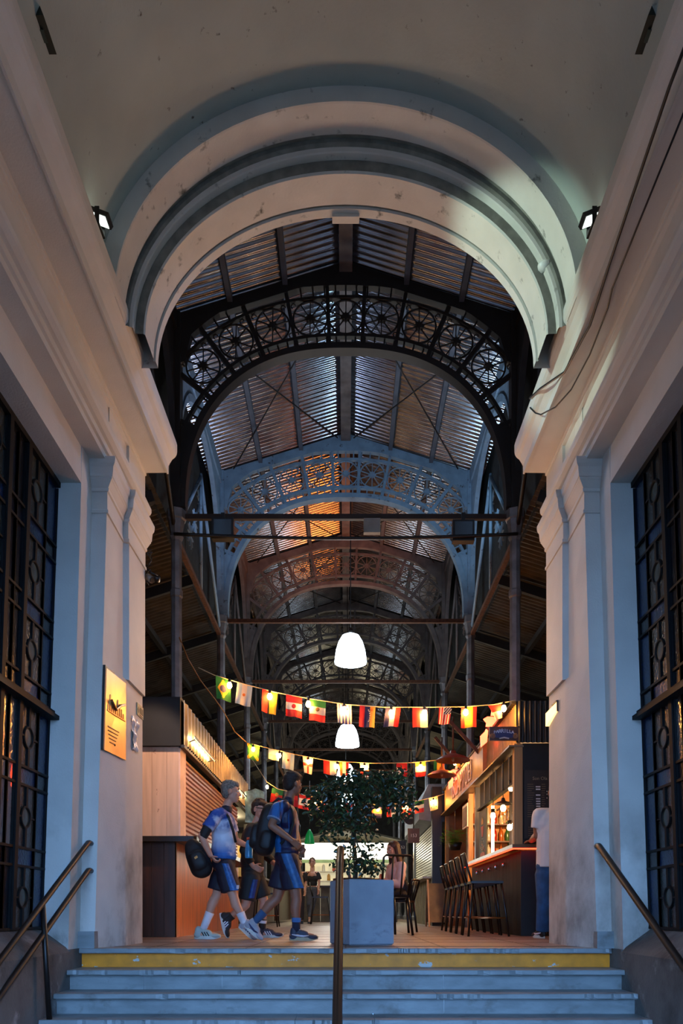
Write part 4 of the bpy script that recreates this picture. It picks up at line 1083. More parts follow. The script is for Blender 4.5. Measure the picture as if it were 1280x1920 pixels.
for c,rx,rz,n in cl[:10]:
    b=MB(); s0=trunk[2].lerp(trunk[4],r.random()); m_=s0.lerp(c,.55)+V((r.uniform(-.04,.04),r.uniform(-.06,.06),.04)); b.tube([s0,m_,c+V((0,r.uniform(-.1,.1),0))],[.011,.008,.004],6); b.build('branch',bark,t)
b=MB()
for c,rx,rz,n in cl:
    for i in range(n):
        while True:
            q=V((r.uniform(-1,1),r.uniform(-1,1),r.uniform(-1,1)))
            if q.length<1: break
        p=c+V((q.x*rx,q.y*max(.16,rx*.8),q.z*rz))
        l=r.uniform(.035,.062); d=V((r.uniform(-1,1),r.uniform(-1,1),r.uniform(-1.1,.3))).normalized(); w=d.orthogonal().normalized()
        w=(w*math.cos(i)+d.cross(w)*math.sin(i)); n_=d.cross(w)*l*.12
        b.add([p,p+d*l*.35+w*l*.24+n_,p+d*l*.75+w*l*.2+n_,p+d*l,p+d*l*.75-w*l*.2+n_,p+d*l*.35-w*l*.24+n_],[(0,1,2,3),(0,3,4,5)],0 if i%5 else 1,False)
b.build('foliage',[mat('dark_glossy_leaf',(44,68,44),.3,spec=.7,n_amt=.3,n_scale=9,transl=.15),mat('mid_green_leaf',(72,96,52),.32,spec=.7,transl=.2)],t)
# ---------------------------------------------------------------- handrails
t=thing('handrail','single brown handrail down the middle of the stairs, seen end on','handrail',(-.045,5.0,-.5))
def rt(z0,y): return z0-.585*(5.75-y)
b=MB(); b.tube([(-.04,5.86,.60),(-.04,5.82,.74),(-.04,5.74,.775)]+[(-.045,y,rt(.775,y)) for y in (5.5,5.0,4.4,3.8,3.45)],.028,14); b.build('rail',rail_m,t)
for y,z in ((5.83,0),(4.78,-.608),(3.75,-1.216)):
    b=MB(); b.tube([(-.042,y,z),(-.043,y,rt(.775,y)-.01 if y<5.7 else .72)],.022,10); b.build('post',rail_m,t)
t=thing('handrail','double brown handrail with one post on the left side of the stairs','handrail',(-2.07,5.2,-.45))
for z0,nm in ((.84,'upper_rail'),(.62,'lower_rail')):
    b=MB(); e=V((-2.045,5.93,z0)); b.tube([e+V((0,.075,.0)),e+V((0,.03,.004)),e]+[V((-2.045-.055*(5.93-y),y,z0-.625*(5.93-y))) for y in (5.8,5.4,5.0,4.5,4.0,3.6)],.021,12); b.build(nm,rail_m,t)
b=MB(); b.tube([(-2.085,5.14,.84-.625*.79),(-2.06,5.19,-.456)],.019,10); b.build('post',rail_m,t)
b=MB(); b.tube([(-2.16,3.75,.84-.625*2.18),(-2.09,3.75,-1.216)],.019,10); b.build('post',rail_m,t)
t=thing('handrail','single brown handrail on the right side of the stairs','handrail',(2.05,5.0,-.45))
b=MB(); e=V((2.02,5.93,.80)); b.tube([e+V((0,.08,.02)),e+V((0,.03,.015)),e]+[V((2.02+.05*(5.93-y),y,.80-.645*(5.93-y))) for y in (5.8,5.4,5.0,4.5,4.0,3.6)],.026,14); b.build('rail',rail_m,t)
b=MB(); b.tube([(2.13,3.8,.80-.645*2.13),(2.08,3.8,-1.216)],.02,10); b.build('post',rail_m,t)
# ---------------------------------------------------------------- things on the walls and cornices
for s,px,py,l in ((-1,191,432,'small floodlight standing on the left cornice beside the arch'),(1,1098,430,'small floodlight standing on the right cornice beside the arch')):
    c=V((s*1.60,4.86,4.73)); t=thing('cornice_floodlight',l,'floodlight',c,'floodlights on the cornices')
    d=V((-s*.35,.25,.9)).normalized(); sx=V((0,1,0)); up=d.cross(sx).normalized()
    q=c+V((0,0,.08))
    b=MB(); b.obox(q,sx*.05,up*.07,d*.018); b.build('housing',black_m,t)
    b=MB(); b.obox(q+d*.019-V((0,0,0)),sx*.042,up*.06,d*.002); b.obox(q-d*.019,sx*.042,up*.06,d*.002); b.build('lens',mat('lit_flood_lens',(235,250,240),.3,emit=2.5) if s>0 else mat('lit_flood_lens',(235,250,240),.3,emit=2.5),t)
    b=MB(); b.box(c.x-.015,c.x+.015,c.y-.06,c.y-.053,c.z-.005,c.z+.1); b.box(c.x-.015,c.x+.015,c.y+.053,c.y+.06,c.z-.005,c.z+.1); b.box(c.x-.015,c.x+.015,c.y-.06,c.y+.06,c.z-.005,c.z); b.build('bracket',black_m,t)
for s,l in ((-1,'dark green flat lamp box on the vault above the left cornice'),(1,'dark green flat lamp box on the vault above the right cornice')):
    c=V((s*1.655,4.02,5.06)); t=thing('vault_lamp_box',l,'lamp',c)
    b=MB(); b.obox(c,(.045,0,-s*.05*0),(0,.09,0),(s*.02,0,.05)); b.build('housing',mat('dark_green_box',(22,32,28),.5),t)
    b=MB(); b.obox(c+V((-s*.01,0,-.053)),(.03,0,0),(0,.03,0),(0,0,.004)); b.build('lens',mat('dull_lens',(60,70,64),.3),t)
# black cables hanging along the right entablature
for pts,l in (([(1.60,3.2,4.385),(1.605,3.7,4.385),(1.66,4.68,4.375),(1.70,5.2,4.375),(1.66,5.67,4.39),(1.575,6.05,4.53),(1.565,6.35,4.66)],'thicker black cable drooping along the right cornice to its far end'),
              ([(1.72,3.2,4.385),(1.745,4.68,4.385),(1.75,4.91,4.385),(1.775,5.06,4.385),(1.79,5.48,4.38),(1.76,5.83,4.37),(1.69,6.02,4.36),(1.62,6.2,4.42),(1.60,6.3,4.50),(1.575,6.38,4.60)],'thinner black cable looping under the right cornice soffit')):
    b=MB(); b.tube(pts,.009 if 'thicker' in l else .006,6); b.build('cable',black_m,label=l,cat='cable')
# brass plaque, leaflet pocket, exit plate on the left pier; bright plate on the right pier
def pier_quad(b,s,y0,y1,z0,z1,off,m=0,th=.008):
    def X(y,z):
        a_=xf_front(z); f=min(1,max(0,(y-6.0)/.5)); return (a_*(1-f)+1.911*f)-off
    b.add([(s*X(y,z),y,z) for (y,z) in ((y0,z0),(y1,z0),(y1,z1),(y0,z1))]+[(s*(X(y,z)+th),y,z) for (y,z) in ((y0,z0),(y1,z0),(y1,z1),(y0,z1))],[(0,1,2,3),(7,6,5,4),(0,1,5,4),(1,2,6,5),(2,3,7,6),(3,0,4,7)],m)
t=thing('brass_plaque','large shiny brass plaque with raised relief on the left pier','plaque',(-1.94,6.22,1.58))
brass=mat('polished_brass',(214,190,158),.3,metal=1,n_amt=.15,n_scale=3,bump=.12,b_scale=5)
b=MB(); pier_quad(b,-1,6.03,6.44,1.60,2.26,.022); b.build('plate',brass,t); pl=t.children[-1]
b=MB(); pier_quad(b,-1,6.01,6.03,1.60,2.28,.02,0,.02); pier_quad(b,-1,6.03,6.2,2.26,2.275,.02,0,.02); b.build('edge',black_m,pl)
b=MB()
for i in range(9): pier_quad(b,-1,6.07+i*.038,6.09+i*.038,1.93,1.93+.05+.03*((i*7)%4),.026,0,.006)
pier_quad(b,-1,6.06,6.42,1.925,1.935,.027)
b.tube([(-1.912,6.1,2.02),(-1.905,6.2,1.97),(-1.9,6.3,2.03),(-1.9,6.42,2.07)],.012,6)
b.build('relief',mat('dull_brass',(170,130,90),.35,metal=1),pl)
b=MB()
for i in range(5): pier_quad(b,-1,6.08+.01*i,6.3-.02*i,1.80-.03*i,1.808-.03*i,.024,0,.004)
b.build('engraved_lines',mat('engraved_dark',(80,60,44),.5),pl)
for y,z in ((6.24,2.17),(6.22,1.68)):
    b=MB(); b.lathe((-1.93,y,z),[(.012,0),(.008,.012),(0,.014)],10,0,True,(1,0,0)); b.build('screw',mat('dark_screw',(60,54,46),.4,metal=1),pl)
t=thing('leaflet_pocket','crumpled clear plastic pocket fixed to the left pier','pocket',(-1.905,6.72,1.74))
b=MB(); r=random.Random(2); b.grid(lambda u,v:(-1.897+.012*math.sin(9*u+6*v)+.008*math.sin(17*v),6.64+.17*u,1.74+.30*v-.0*u),12,16); b.build('plastic_sheet',mat('crinkled_plastic',(226,214,206),.12,spec=.9,n_amt=.1,bump=.8,b_scale=16),t)
t=thing('exit_plate','small greenish exit plate with an arrow on the left pier edge','sign',(-1.9,6.9,2.08))
b=MB(); b.box(-1.905,-1.897,6.80,7.0,2.09,2.20); b.build('plate',mat('greenish_plate',(140,138,104),.5),t); pl=t.children[-1]
b=MB(); b.prism([(6.815,2.145),(6.845,2.175),(6.845,2.155),(6.87,2.155),(6.87,2.135),(6.845,2.135),(6.845,2.115)],'x',-1.897,-1.894)
for i in range(5): b.box(-1.897,-1.894,6.885+i*.021,6.897+i*.021,2.12,2.175)
b.box(-1.897,-1.894,6.88,6.985,2.10,2.108); b.build('lettering',mat('dark_green_print',(30,40,26),.5),pl)
t=thing('glossy_wall_plate','small glossy sign plate with a painted bright reflection on the right pier edge','sign',(1.89,6.85,2.02))  # warm reflection on the plate is put in as its own glow
b=MB(); b.add([(1.896,6.70,2.10),(1.872,7.0,2.03),(1.872,7.0,2.15),(1.896,6.70,2.18),(1.905,6.70,2.10),(1.905,7.0,2.03),(1.905,7.0,2.15),(1.905,6.70,2.18)],[(0,1,2,3),(7,6,5,4),(0,1,5,4),(1,2,6,5),(2,3,7,6),(3,0,4,7)]); b.build('plate',mat('amber_reflection_glow',(255,226,180),.3,emit=2.2,ecol=(255,206,130)),t)
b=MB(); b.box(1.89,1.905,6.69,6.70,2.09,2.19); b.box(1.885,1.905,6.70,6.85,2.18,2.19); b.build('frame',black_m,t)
# security camera and cable tangle at the left pier edge
t=thing('security_camera','grey bullet security camera on the rear edge of the left pier','camera',(-1.86,7.05,3.3))
c=P(281,1092,7.08); b=MB(); b.tube([c+V((-.02,-.02,.045)),c+V((.035,-.05,.0))],.032,12); b.build('housing',mat('grey_housing',(130,126,120),.5),t)
b=MB(); b.tube([c+V((.036,-.051,.0)),c+V((.042,-.055,-.005))],.026,12); b.build('lens',black_m,t)
b=MB(); b.tube([c+V((-.02,-.02,.045)),c+V((-.05,0,.06)),V((-1.9,6.98,c.z+.05))],.012,8); b.build('bracket',mat('grey_housing',(130,126,120),.5),t)
b=MB(); r=random.Random(4); c=P(277,1060,7.04)
pts=[c+V((r.uniform(-.035,.035),r.uniform(0,.06),.17*(1-2*i/40)+r.uniform(-.03,.03))) for i in range(40)]
b.tube(pts,.005,5); b.build('cable_tangle',black_m,label='tangled black cables at the rear edge of the left pier below the capital',cat='cable')

t=thing('arch_lamp','small white half moon lamp under the right side of the plaster arch','lamp',(1.43,5.47,4.98))
b=MB(); b.lathe((1.455,5.47,5.03),[(0,-.045),(.03,-.04),(.048,-.015),(.05,0),(0,.004)],18); b.build('lamp_shade',mat('white_enamel',(232,232,224),.4),t)
b=MB(); b.tube([(1.455,5.47,5.03),(1.50,5.47,5.075)],.012,8); b.build('arm',mat('white_enamel',(232,232,224),.4),t)

t=thing('added_pier_spot','added dark spotlight on the rear edge of the left pier, aimed at the kiosk','lamp',(-1.80,7.05,3.38))  # invented fixture for the spot that brightens the kiosk panel
b=MB(); b.tube([(-1.775,7.04,3.46),(-1.79,7.075,3.425)],.03,12); b.build('housing',black_m,t)
b=MB(); b.tube([(-1.775,7.04,3.46),(-1.83,6.99,3.47)],.01,8); b.build('bracket',black_m,t)
# ---------------------------------------------------------------- people
skin_a=mat('light_skin',(206,150,122),.5,n_amt=.06,spec=.4); skin_b=mat('tan_skin',(150,100,76),.5,n_amt=.06,spec=.4); skin_c=mat('fair_skin',(222,172,146),.5,n_amt=.05,spec=.4)
eye_m=mat('eye_white',(225,220,214),.2); iris_m=mat('dark_iris',(30,22,18),.2); lip_m=mat('lips',(170,90,84),.5); brow_m=mat('brow_hair',(52,38,28),.8)
def basis(f,u=(0,0,1)):
    f=V(f).normalized(); u=V(u); l=u.cross(f).normalized(); u=f.cross(l).normalized(); return f,l,u      # l = the person's left
def head(b,c,f,up=(0,0,1),s=1.):
    f,l,u=basis(f,up); B=(f,l,u); c=V(c)
    def q(x,y,z): return c+(f*x+l*y+u*z)*s
    b.ell(q(-.012,0,.035),(.097*s,.076*s,.088*s),B); b.ell(q(.022,0,-.035),(.072*s,.062*s,.082*s),B); b.ell(q(.052,0,-.088),(.034*s,.035*s,.028*s),B)
    b.ell(q(.06,0,.02),(.03*s,.052*s,.03*s),B)
    b.cap(q(.085,0,.012),.010*s,q(.108,0,-.026),.014*s); b.ell(q(.098,.011,-.03),(.012*s,.008*s,.008*s),B); b.ell(q(.098,-.011,-.03),(.012*s,.008*s,.008*s),B)
    b.cap(q(.083,.022,-.058),.008*s,q(.083,-.022,-.058),.008*s); b.cap(q(.079,.018,-.068),.008*s,q(.079,-.018,-.068),.008*s)
    for e in (1,-1):
        b.ell(q(-.012,e*.078,-.004),(.022*s,.011*s,.034*s),B); b.ell(q(.062,e*.042,-.02),(.022*s,.02*s,.02*s),B)
    return q,B
def face_parts(t,q,B,s=1.):
    b=MB()
    for e in (1,-1): b.ell(q(.078,e*.031,.012),(.013*s,.014*s,.009*s),B,0,10)
    b.build('eyes',eye_m,t); b=MB()
    for e in (1,-1): b.ell(q(.087,e*.031,.012),(.006*s,.007*s,.007*s),B,0,8)
    b.build('irises',iris_m,t); b=MB()
    for e in (1,-1): b.cap(q(.088,e*.016,.036),.0045*s,q(.082,e*.05,.038),.0035*s)
    b.build('eyebrows',brow_m,t); b=MB(); b.cap(q(.088,.02,-.063),.006*s,q(.088,-.02,-.063),.006*s); b.ell(q(.0895,0,-.063),(.006*s,.016*s,.007*s),B,0,8); b.build('lips',lip_m,t)
def hand(b,w,d,n,curl=.6,s=1.,right=True,spread=1.):
    """w wrist, d towards the fingers, n palm normal (fingers curl towards it)"""
    w=V(w); d=V(d).normalized(); n=V(n); n=(n-d*n.dot(d)).normalized(); x=d.cross(n)*(1 if right else -1)   # x to the thumb side
    for o in (-.027,-.009,.009,.027): b.cap(w+d*.005*s+x*o*.7*s,.014*s,w+d*.082*s+x*o*s*spread,.0125*s,8)
    for o,l in ((-.030,.058),(-.010,.070),(.010,.075),(.030,.066)):
        p=w+d*.085*s+x*o*s*spread; a=0; l*=s
        for k,(fr,r0,r1) in enumerate(((.45,.0095,.009),(.32,.009,.008),(.23,.008,.0068))):
            a+=curl*(.7 if k==0 else 1.0); e=p+(d*math.cos(a)+n*math.sin(a))*l*fr; b.cap(p,r0*s,e,r1*s,8); p=e
    p=w+d*.022*s+x*.026*s; e=p+(d*.55+x*.62+n*.35).normalized()*.04*s; b.cap(p,.0135*s,e,.0105*s,8); b.cap(e,.0105*s,e+(d*.8+x*.1+n*(.3+curl*.4)).normalized()*.032*s,.0085*s,8)
def limb(b,*pr):
    for (p,r),(q_,r2) in zip(pr[:-1],pr[1:]): b.cap(p,r,q_,r2)
def foot(b,heel,toe,s=1.):
    h=V(heel); t=V(toe); b.cap(h,.032*s,h.lerp(t,.6),.036*s); b.cap(h.lerp(t,.5),.036*s,t,.028*s)
def shoe(t,ankle,heel,toe,side,up_m,sole_m,acc,kind,voxel=.006):
    """heel and toe are points on the sole line; side = direction towards the viewer side"""
    ankle=V(ankle); h=V(heel); e=V(toe); f=(e-h).normalized(); L_=(e-h).length; sd=V(side); sd=(sd-f*sd.dot(f)).normalized(); u=sd.cross(f) 
    if u.dot(ankle-h)<0: u=-u
    B=(f,sd,u); b=MB()
    b.ell(h+f*L_*.18+u*.045,(.055,.036,.045),B); b.ell(h+f*L_*.5+u*.045,(.085,.042,.036),B); b.ell(h+f*L_*.76+u*.036,(.068,.046,.03),B)
    b.cap(h+f*L_*.16+u*.06,.040,h+f*L_*.17+u*.10,.040); b.cap(h+f*L_*.3+u*.085,.034,h+f*L_*.55+u*.065,.034)
    o=b.fuse('shoe',up_m,t,voxel,3)
    s=MB(); ring=[]
    for k in range(20):
        a=2*PI*k/20; x=math.cos(a); w=.044 if x>0 else .036
        ring.append((x,math.sin(a)*w*(1-.12*x*x)))
    def rg(z,sc_): return [h+f*(L_*.5+x*L_*.5*sc_)+sd*y*sc_+u*(z+(.018*(x-.55)/.45 if x>.55 else 0)) for x,y in ring]
    s.loft([rg(0,.97),rg(.008,1.0),rg(.028,1.0),rg(.034,.95)],0,False); s.build('sole',sole_m,o)
    s=MB()
    if kind=='bars':
        for i in range(3):
            for e_ in (1,-1):
                p=h+f*(L_*.40+i*.026)+sd*e_*.041+u*.034; s.bar(p,p+f*-.028+u*.042-sd*e_*.009,.011,.006,0,tuple(sd))
        s.build('stripes',acc,o)
    elif kind=='wave':
        for e_ in (1,-1): s=MB(); s.tube([h+f*L_*.1+u*.062+sd*e_*.036,h+f*L_*.3+u*.05+sd*e_*.042,h+f*L_*.5+u*.044+sd*e_*.043,h+f*L_*.68+u*.052+sd*e_*.036],[.004,.011,.010,.004],8); s.build('side_stripe',acc,o)
    s=MB()
    for i in range(4): 
        p=h+f*L_*(.36+.075*i)+u*(.108-.011*i); s.bar(p-sd*.022,p+sd*.022,.009,.005)
    s.build('laces',mat('white_laces',(222,222,220),.6),o)
def sock(t,a,b_,r0,r1,m,ring_m=None):
    b=MB(); b.cap(a,r0,b_,r1,16,0,True); b.build('sock',m,t); o=t.children[-1]
    if ring_m:
        b=MB(); a=V(a); d=(V(b_)-a)
        for f_ in (.62,.78): 
            p=a+d*f_; rr=r0+(r1-r0)*f_; b.cap(p,rr+.002,p+d.normalized()*.008,rr+.002,16,0,True)
        b.build('stripes',ring_m,o)
def person_root(name,b,m,label,voxel=.006,sm=5):
    return b.fuse(name,m,None,voxel,sm,label=label,cat='person',group=None)
def shirt_mat(name,c,c2,scale,st=(1,1,1),lo=.45,hi=.55):
    m=mat(name,c,.6,n_amt=.04,bump=.25,b_scale=9); stain(m,c2,scale,lo,hi,None,st); return m
def soft_box(b,c,B,r,n=2.8,top=1.,ph=0.,wob=.03):
    """rounded bag body: r half sizes along f,l,u of basis B; top scales the upper end"""
    c=V(c); e=2/n; N=28; rings=[]
    def pw(x): return math.copysign(abs(x)**e,x)
    for i in range(19):
        a=-PI/2+PI*i/18; ca=max(math.cos(a),.02); sa=pw(math.sin(a)); k=(1+(top-1)*(sa+1)/2); ring=[]
        for j in range(N):
            t=2*PI*j/N; w=1+wob*math.sin(3*t+ph+4*a)+wob*.6*math.sin(7*a+2*t)
            ring.append(c+B[0]*r[0]*pw(ca)*pw(math.cos(t))*k*w+B[1]*r[1]*pw(ca)*pw(math.sin(t))*k*w+B[2]*r[2]*sa)
        rings.append(ring)
    b.loft(rings,0,True)
# ---- boy in the white shirt (walks right, nearest the kiosk)
D=7.9
def q1(x,y,dy=0): return P(x,y,D)+V((0,dy,0))
b=MB(); hc=q1(433,1486,0); qh,BH=head(b,hc,(1,.12,-.02),(.04,0,1),.93)
b.cap(q1(428,1505),.048,q1(422,1523),.055)
ch=q1(419,1546); wa=q1(418,1590); pe=q1(419,1619)
BT=basis((1,0,-.02))
b.ell(ch,(.105,.155,.15),BT); b.cap(q1(417,1530,-.14),.058,q1(417,1530,.14),.058); b.ell(wa,(.095,.125,.15),BT); b.ell(pe,(.11,.14,.11),BT)
sh=q1(411,1533,-.165); el=q1(386,1572,-.24); wr=q1(401,1607,-.20)
limb(b,(sh,.05),(sh.lerp(el,.5),.044),(el,.036)); limb(b,(el,.037),(el.lerp(wr,.35),.038),(wr,.026)); hand(b,wr,q1(407,1613,-.2)-wr+V((.01,0,-.015)),(.75,.3,.55),.95,.92)
sh2=q1(424,1533,.165); el2=q1(437,1573,.21); wr2=q1(459,1583,.12)
limb(b,(sh2,.05),(el2,.036)); limb(b,(el2,.037),(el2.lerp(wr2,.35),.037),(wr2,.026)); hand(b,wr2,V((1,-.2,.05)),(.1,-1,0),.75,.92,False)
h1=q1(416,1630,.075); k1_=q1(404,1678,.07); a1=q1(381,1736,.07)        # rear leg
h2=q1(424,1630,-.075); k2_=q1(440,1682,-.08); a2=q1(459,1728,-.08)     # front leg
for h_,k_,a_ in ((h1,k1_,a1),(h2,k2_,a2)):
    limb(b,(h_,.085),(h_.lerp(k_,.5),.07),(k_,.048)); limb(b,(k_,.05),(k_.lerp(a_,.3)+V((-.012,0,0)),.052),(k_.lerp(a_,.7),.036),(a_,.031))
foot(b,q1(368,1752,.07),q1(402,1754,.07)); foot(b,q1(456,1735,-.08),q1(472,1752,-.08))
p1=person_root('person',b,skin_a,'boy in white and blue football shirt walking right with a round black bag')
face_parts(p1,qh,BH,.93)
def hair(t,q,B,s,m,kind):
    b=MB(); 
    b.ell(q(-.026,0,.052),(.098*s,.083*s,.083*s),B); b.ell(q(-.055,0,.0),(.058*s,.076*s,.075*s),B)
    if kind=='short_top': b.ell(q(.02,0,.095),(.075*s,.07*s,.04*s),B); b.ell(q(.055,0,.085),(.04*s,.06*s,.03*s),B)
    if kind=='bushy': b.ell(q(-.01,0,.085),(.095*s,.088*s,.06*s),B); b.ell(q(.05,0,.09),(.05*s,.068*s,.036*s),B); b.ell(q(-.07,0,.03),(.05*s,.08*s,.06*s),B)
    if kind=='fringe': b.ell(q(.04,0,.075),(.055*s,.076*s,.04*s),B)
    if kind=='tied': b.ell(q(-.11,0,.05),(.035*s,.035*s,.035*s),B)
    r=random.Random(1)
    for i in range(46 if kind!='tied' else 10):
        a=r.uniform(0,2*PI); e=r.uniform(.25,1.4); p=q(-.026+.088*math.cos(e)*math.cos(a),.074*math.cos(e)*math.sin(a),.06+.078*math.sin(e)); b.cap(p,.011*s,p+(B[0]*r.uniform(-.5,.9)+B[2]*.4+B[1]*r.uniform(-.5,.5))*.026*s,.004*s,6)
    b.fuse('hair',m,t,.006,1)
hair(p1,qh,BH,.93,mat('bleached_grey_hair',(150,140,126),.75,n_amt=.3,n_scale=60,c2=(82,74,64)),'short_top')
white_sh=mat('white_jersey',(216,220,232),.55,n_amt=.03,bump=.3,b_scale=10)
nt=white_sh.node_tree
stain(white_sh,(44,104,176),2.6,.40,.50,(1.06,.90))           # printed blue fade: hem
nt_ge=None
stain(white_sh,(36,78,156),4,.42,.54,(1.10,1.18))           # printed blue shoulders
b=MB(); b.ell(ch+V((0,0,-.005)),(.125,.172,.165),BT); b.cap(q1(417,1529,-.14),.068,q1(417,1529,.14),.068); b.cap(q1(419,1560),.128,q1(421,1612),.122,18,0,True); 
b.ell(wa,(.125,.150,.16),BT); b.ell(q1(421,1606),(.128,.152,.075),BT)
m1=sh.lerp(el,.62); b.cap(sh+V((.003,0,.004)),.068,m1,.066,16,0,True); m2=sh2.lerp(el2,.62); b.cap(sh2,.068,m2,.066,16,0,True)
b.fuse('shirt',white_sh,p1,.008,3)
so=p1.children[-1]
b=MB(); b.cap(q1(425,1517),.060,q1(422,1524),.068,18,0,True); b.build('collar',mat('navy_trim',(18,22,44),.6),so)
b=MB(); c=q1(433,1538,-.14); b.prism([(c.x-.014,c.z-.01),(c.x+.014,c.z-.01),(c.x,c.z+.014)],'y',c.y-.002,c.y+.014); b.build('chest_mark',black_m,so)
b=MB(); b.cap(m1.lerp(el,-.1),.055,el.lerp(wr,.08),.047,14,0,True); b.fuse('undersleeve',black_matt,p1,.008,2)
nav=mat('navy_shorts',(22,22,38),.65,n_amt=.1,bump=.3,b_scale=9)
b=MB(); b.ell(pe,(.128,.155,.105),BT); 
for h_,k_ in ((h1,k1_),(h2,k2_)): b.cap(h_+V((0,0,.02)),.105,h_.lerp(k_,.80),.098,18,0,True); b.cap(h_.lerp(k_,.3)+V((-.02,0,0)),.098,h_.lerp(k_,.80)+V((-.028,0,0)),.088,18,0,True)
b.fuse('shorts',nav,p1,.008,3); so=p1.children[-1]
blue_panel=mat('blue_side_panel',(44,104,170),.5,n_amt=.25,n_scale=30)
b=MB(); e0=h2+V((.012,-.108,.05)); e1=h2.lerp(k2_,.78)+V((.03,-.1,0))
b.grid(lambda u,v:e0.lerp(e1,v)+V(((u-.5)*(.075+.03*v),-.004+.03*(2*u-1)**2-.006,0)),8,10); b.build('side_panel',blue_panel,so)
b=MB(); c=h2.lerp(k2_,.66)+V((.085,-.085,0)); b.obox(c,(.012,.006,0),(0,.004,0),(.002,0,.02)); b.build('badge',mat('pale_badge',(220,200,200),.5),so)
wsock=mat('white_sock',(226,226,232),.8,bump=.3,b_scale=60)
sock(p1,a1.lerp(k1_,-.03),a1.lerp(k1_,.44),.040,.049,wsock); sock(p1,a2.lerp(k2_,-.03),a2.lerp(k2_,.36),.040,.047,wsock)
shoe(p1,a1,q1(361,1761,.07),q1(412,1761.5,.07),(0,-1,0),mat('pale_mint_shoe',(168,184,176),.6,n_amt=.1),mat('pale_sole',(206,208,198),.6),black_m,'bars')
shoe(p1,a2,q1(448,1738,-.08),q1(477,1765,-.08),(0,-1,0),mat('grey_white_shoe',(170,172,180),.6,n_amt=.15),mat('pale_sole',(206,208,198),.6),mat('navy_mark',(30,40,90),.5),'bars')
# bag slung behind him
t=thing('gym_bag','round black gym bag slung behind the boy in the white shirt','bag',q1(374,1650,-.05))
b=MB(); c=q1(375,1611,-.12); bb=basis((.92,0,.38),(-.38,0,.92)); soft_box(b,c,bb,(.135,.12,.215),2.4,.72,.4,.035); soft_box(b,c+bb[0]*.02-bb[1]*.0+V((0,-.075,-.03)),bb,(.09,.06,.11),2.6,.85,1.,.02); b.fuse('bag_body',mat('black_nylon_bag',(17,17,19),.6,n_amt=.1,bump=.5,b_scale=10),t,.008,3)
b=MB(); z0=c+V((0,-.137,.05)); b.tube([z0+bb[0]*-.07,z0+bb[0]*0+V((0,-.004,.012)),z0+bb[0]*.07],.004,6); b.build('zip',mat('dull_zip',(60,60,62),.4,metal=.5),t)
b=MB(); b.tube([c+V((.03,-.03,.17)),q1(389,1560,-.2),q1(402,1527,-.19),q1(420,1519,-.13),q1(432,1535,-.13),q1(440,1560,-.11),q1(443,1580,-.05)],.014,8); b.build('strap',black_matt,t)
b=MB(); b.obox(c+V((.01,-.142,.0)),(.014,0,.01),(0,.005,0),(-.006,0,.01)); b.build('tag',mat('brass_tag',(180,120,60),.4,metal=.6),t)
# bottle in his far hand
t=thing('drink_bottle','clear blue sports drink bottle with an orange cap held between the walking boys','bottle',q1(466,1611,.02))
c=q1(466,1609,.02); b=MB(); k=7.92/1400; b.lathe(c,[(0,0),(7*k,.0),(7.5*k,3*k),(7.5*k,18*k),(6.4*k,21*k),(7*k,25*k),(5*k,32*k),(3.6*k,34*k),(0,34*k)],18); b.build('body',mat('blue_drink',(56,150,200),.2,n_amt=.05,trans=.15),t)
b=MB(); b.lathe(c,[(0,34*k),(4.2*k,34*k),(4.2*k,39*k),(0,39*k)],14); b.build('cap',mat('orange_cap',(220,90,50),.4),t)
# ---- boy in the blue shirt (right), head turned away
D=7.5
b=MB(); hc=q1(549,1471,0); qh,BH=head(b,hc,(.75,.66,-.05),(.05,0,1),.93)
b.cap(q1(545,1488),.046,q1(538,1508),.056)
ch=q1(536,1535); wa=q1(536,1578); pe=q1(537,1606); BT=basis((1,.1,.02))
b.ell(ch,(.10,.155,.15),BT); b.cap(q1(533,1517,-.14),.056,q1(533,1517,.14),.056); b.ell(wa,(.09,.125,.15),BT); b.ell(pe,(.105,.135,.11),BT)
sh=q1(524,1520,-.165); el=q1(513,1553,-.23); wr=q1(550,1580,-.22)
limb(b,(sh,.05),(sh.lerp(el,.5),.043),(el,.037)); limb(b,(el,.037),(el.lerp(wr,.35),.039),(wr,.027)); hand(b,wr,q1(560,1588,-.2)-wr,(.4,.6,-.5),.95,.95)
sh2=q1(541,1520,.165); el2=q1(552,1560,.22); wr2=q1(561,1588,.05)
limb(b,(sh2,.05),(el2,.036)); limb(b,(el2,.037),(wr2,.026)); hand(b,wr2,V((.3,-1,-.3)),(.5,0,-.6),.9,.9,False)
h1=q1(534,1620,.075); k1_=q1(518,1684,.07); a1=q1(480,1724,.06)
h2=q1(543,1620,-.075); k2_=q1(557,1686,-.08); a2=q1(556,1740,-.08)
for h_,k_,a_ in ((h1,k1_,a1),(h2,k2_,a2)):
    limb(b,(h_,.085),(h_.lerp(k_,.5),.072),(k_,.05)); limb(b,(k_,.051),(k_.lerp(a_,.3)+V((-.012,0,0)),.054),(k_.lerp(a_,.7),.038),(a_,.032))
foot(b,q1(466,1738,.06),q1(480,1752,.06)); foot(b,q1(549,1753,-.08),q1(586,1755,-.08))
p3=person_root('person',b,skin_b,'boy in shiny blue football shirt and shorts walking right, head turned away')
face_parts(p3,qh,BH,.93)
hair(p3,qh,BH,.93,mat('dark_brown_hair',(44,32,26),.7,n_amt=.3,n_scale=60),'bushy')
blue_sh=mat('blue_jersey',(38,104,168),.45,n_amt=.05,bump=.35,b_scale=9); stain(blue_sh,(14,26,62),6,.46,.54,None,(2.2,.1,.25))
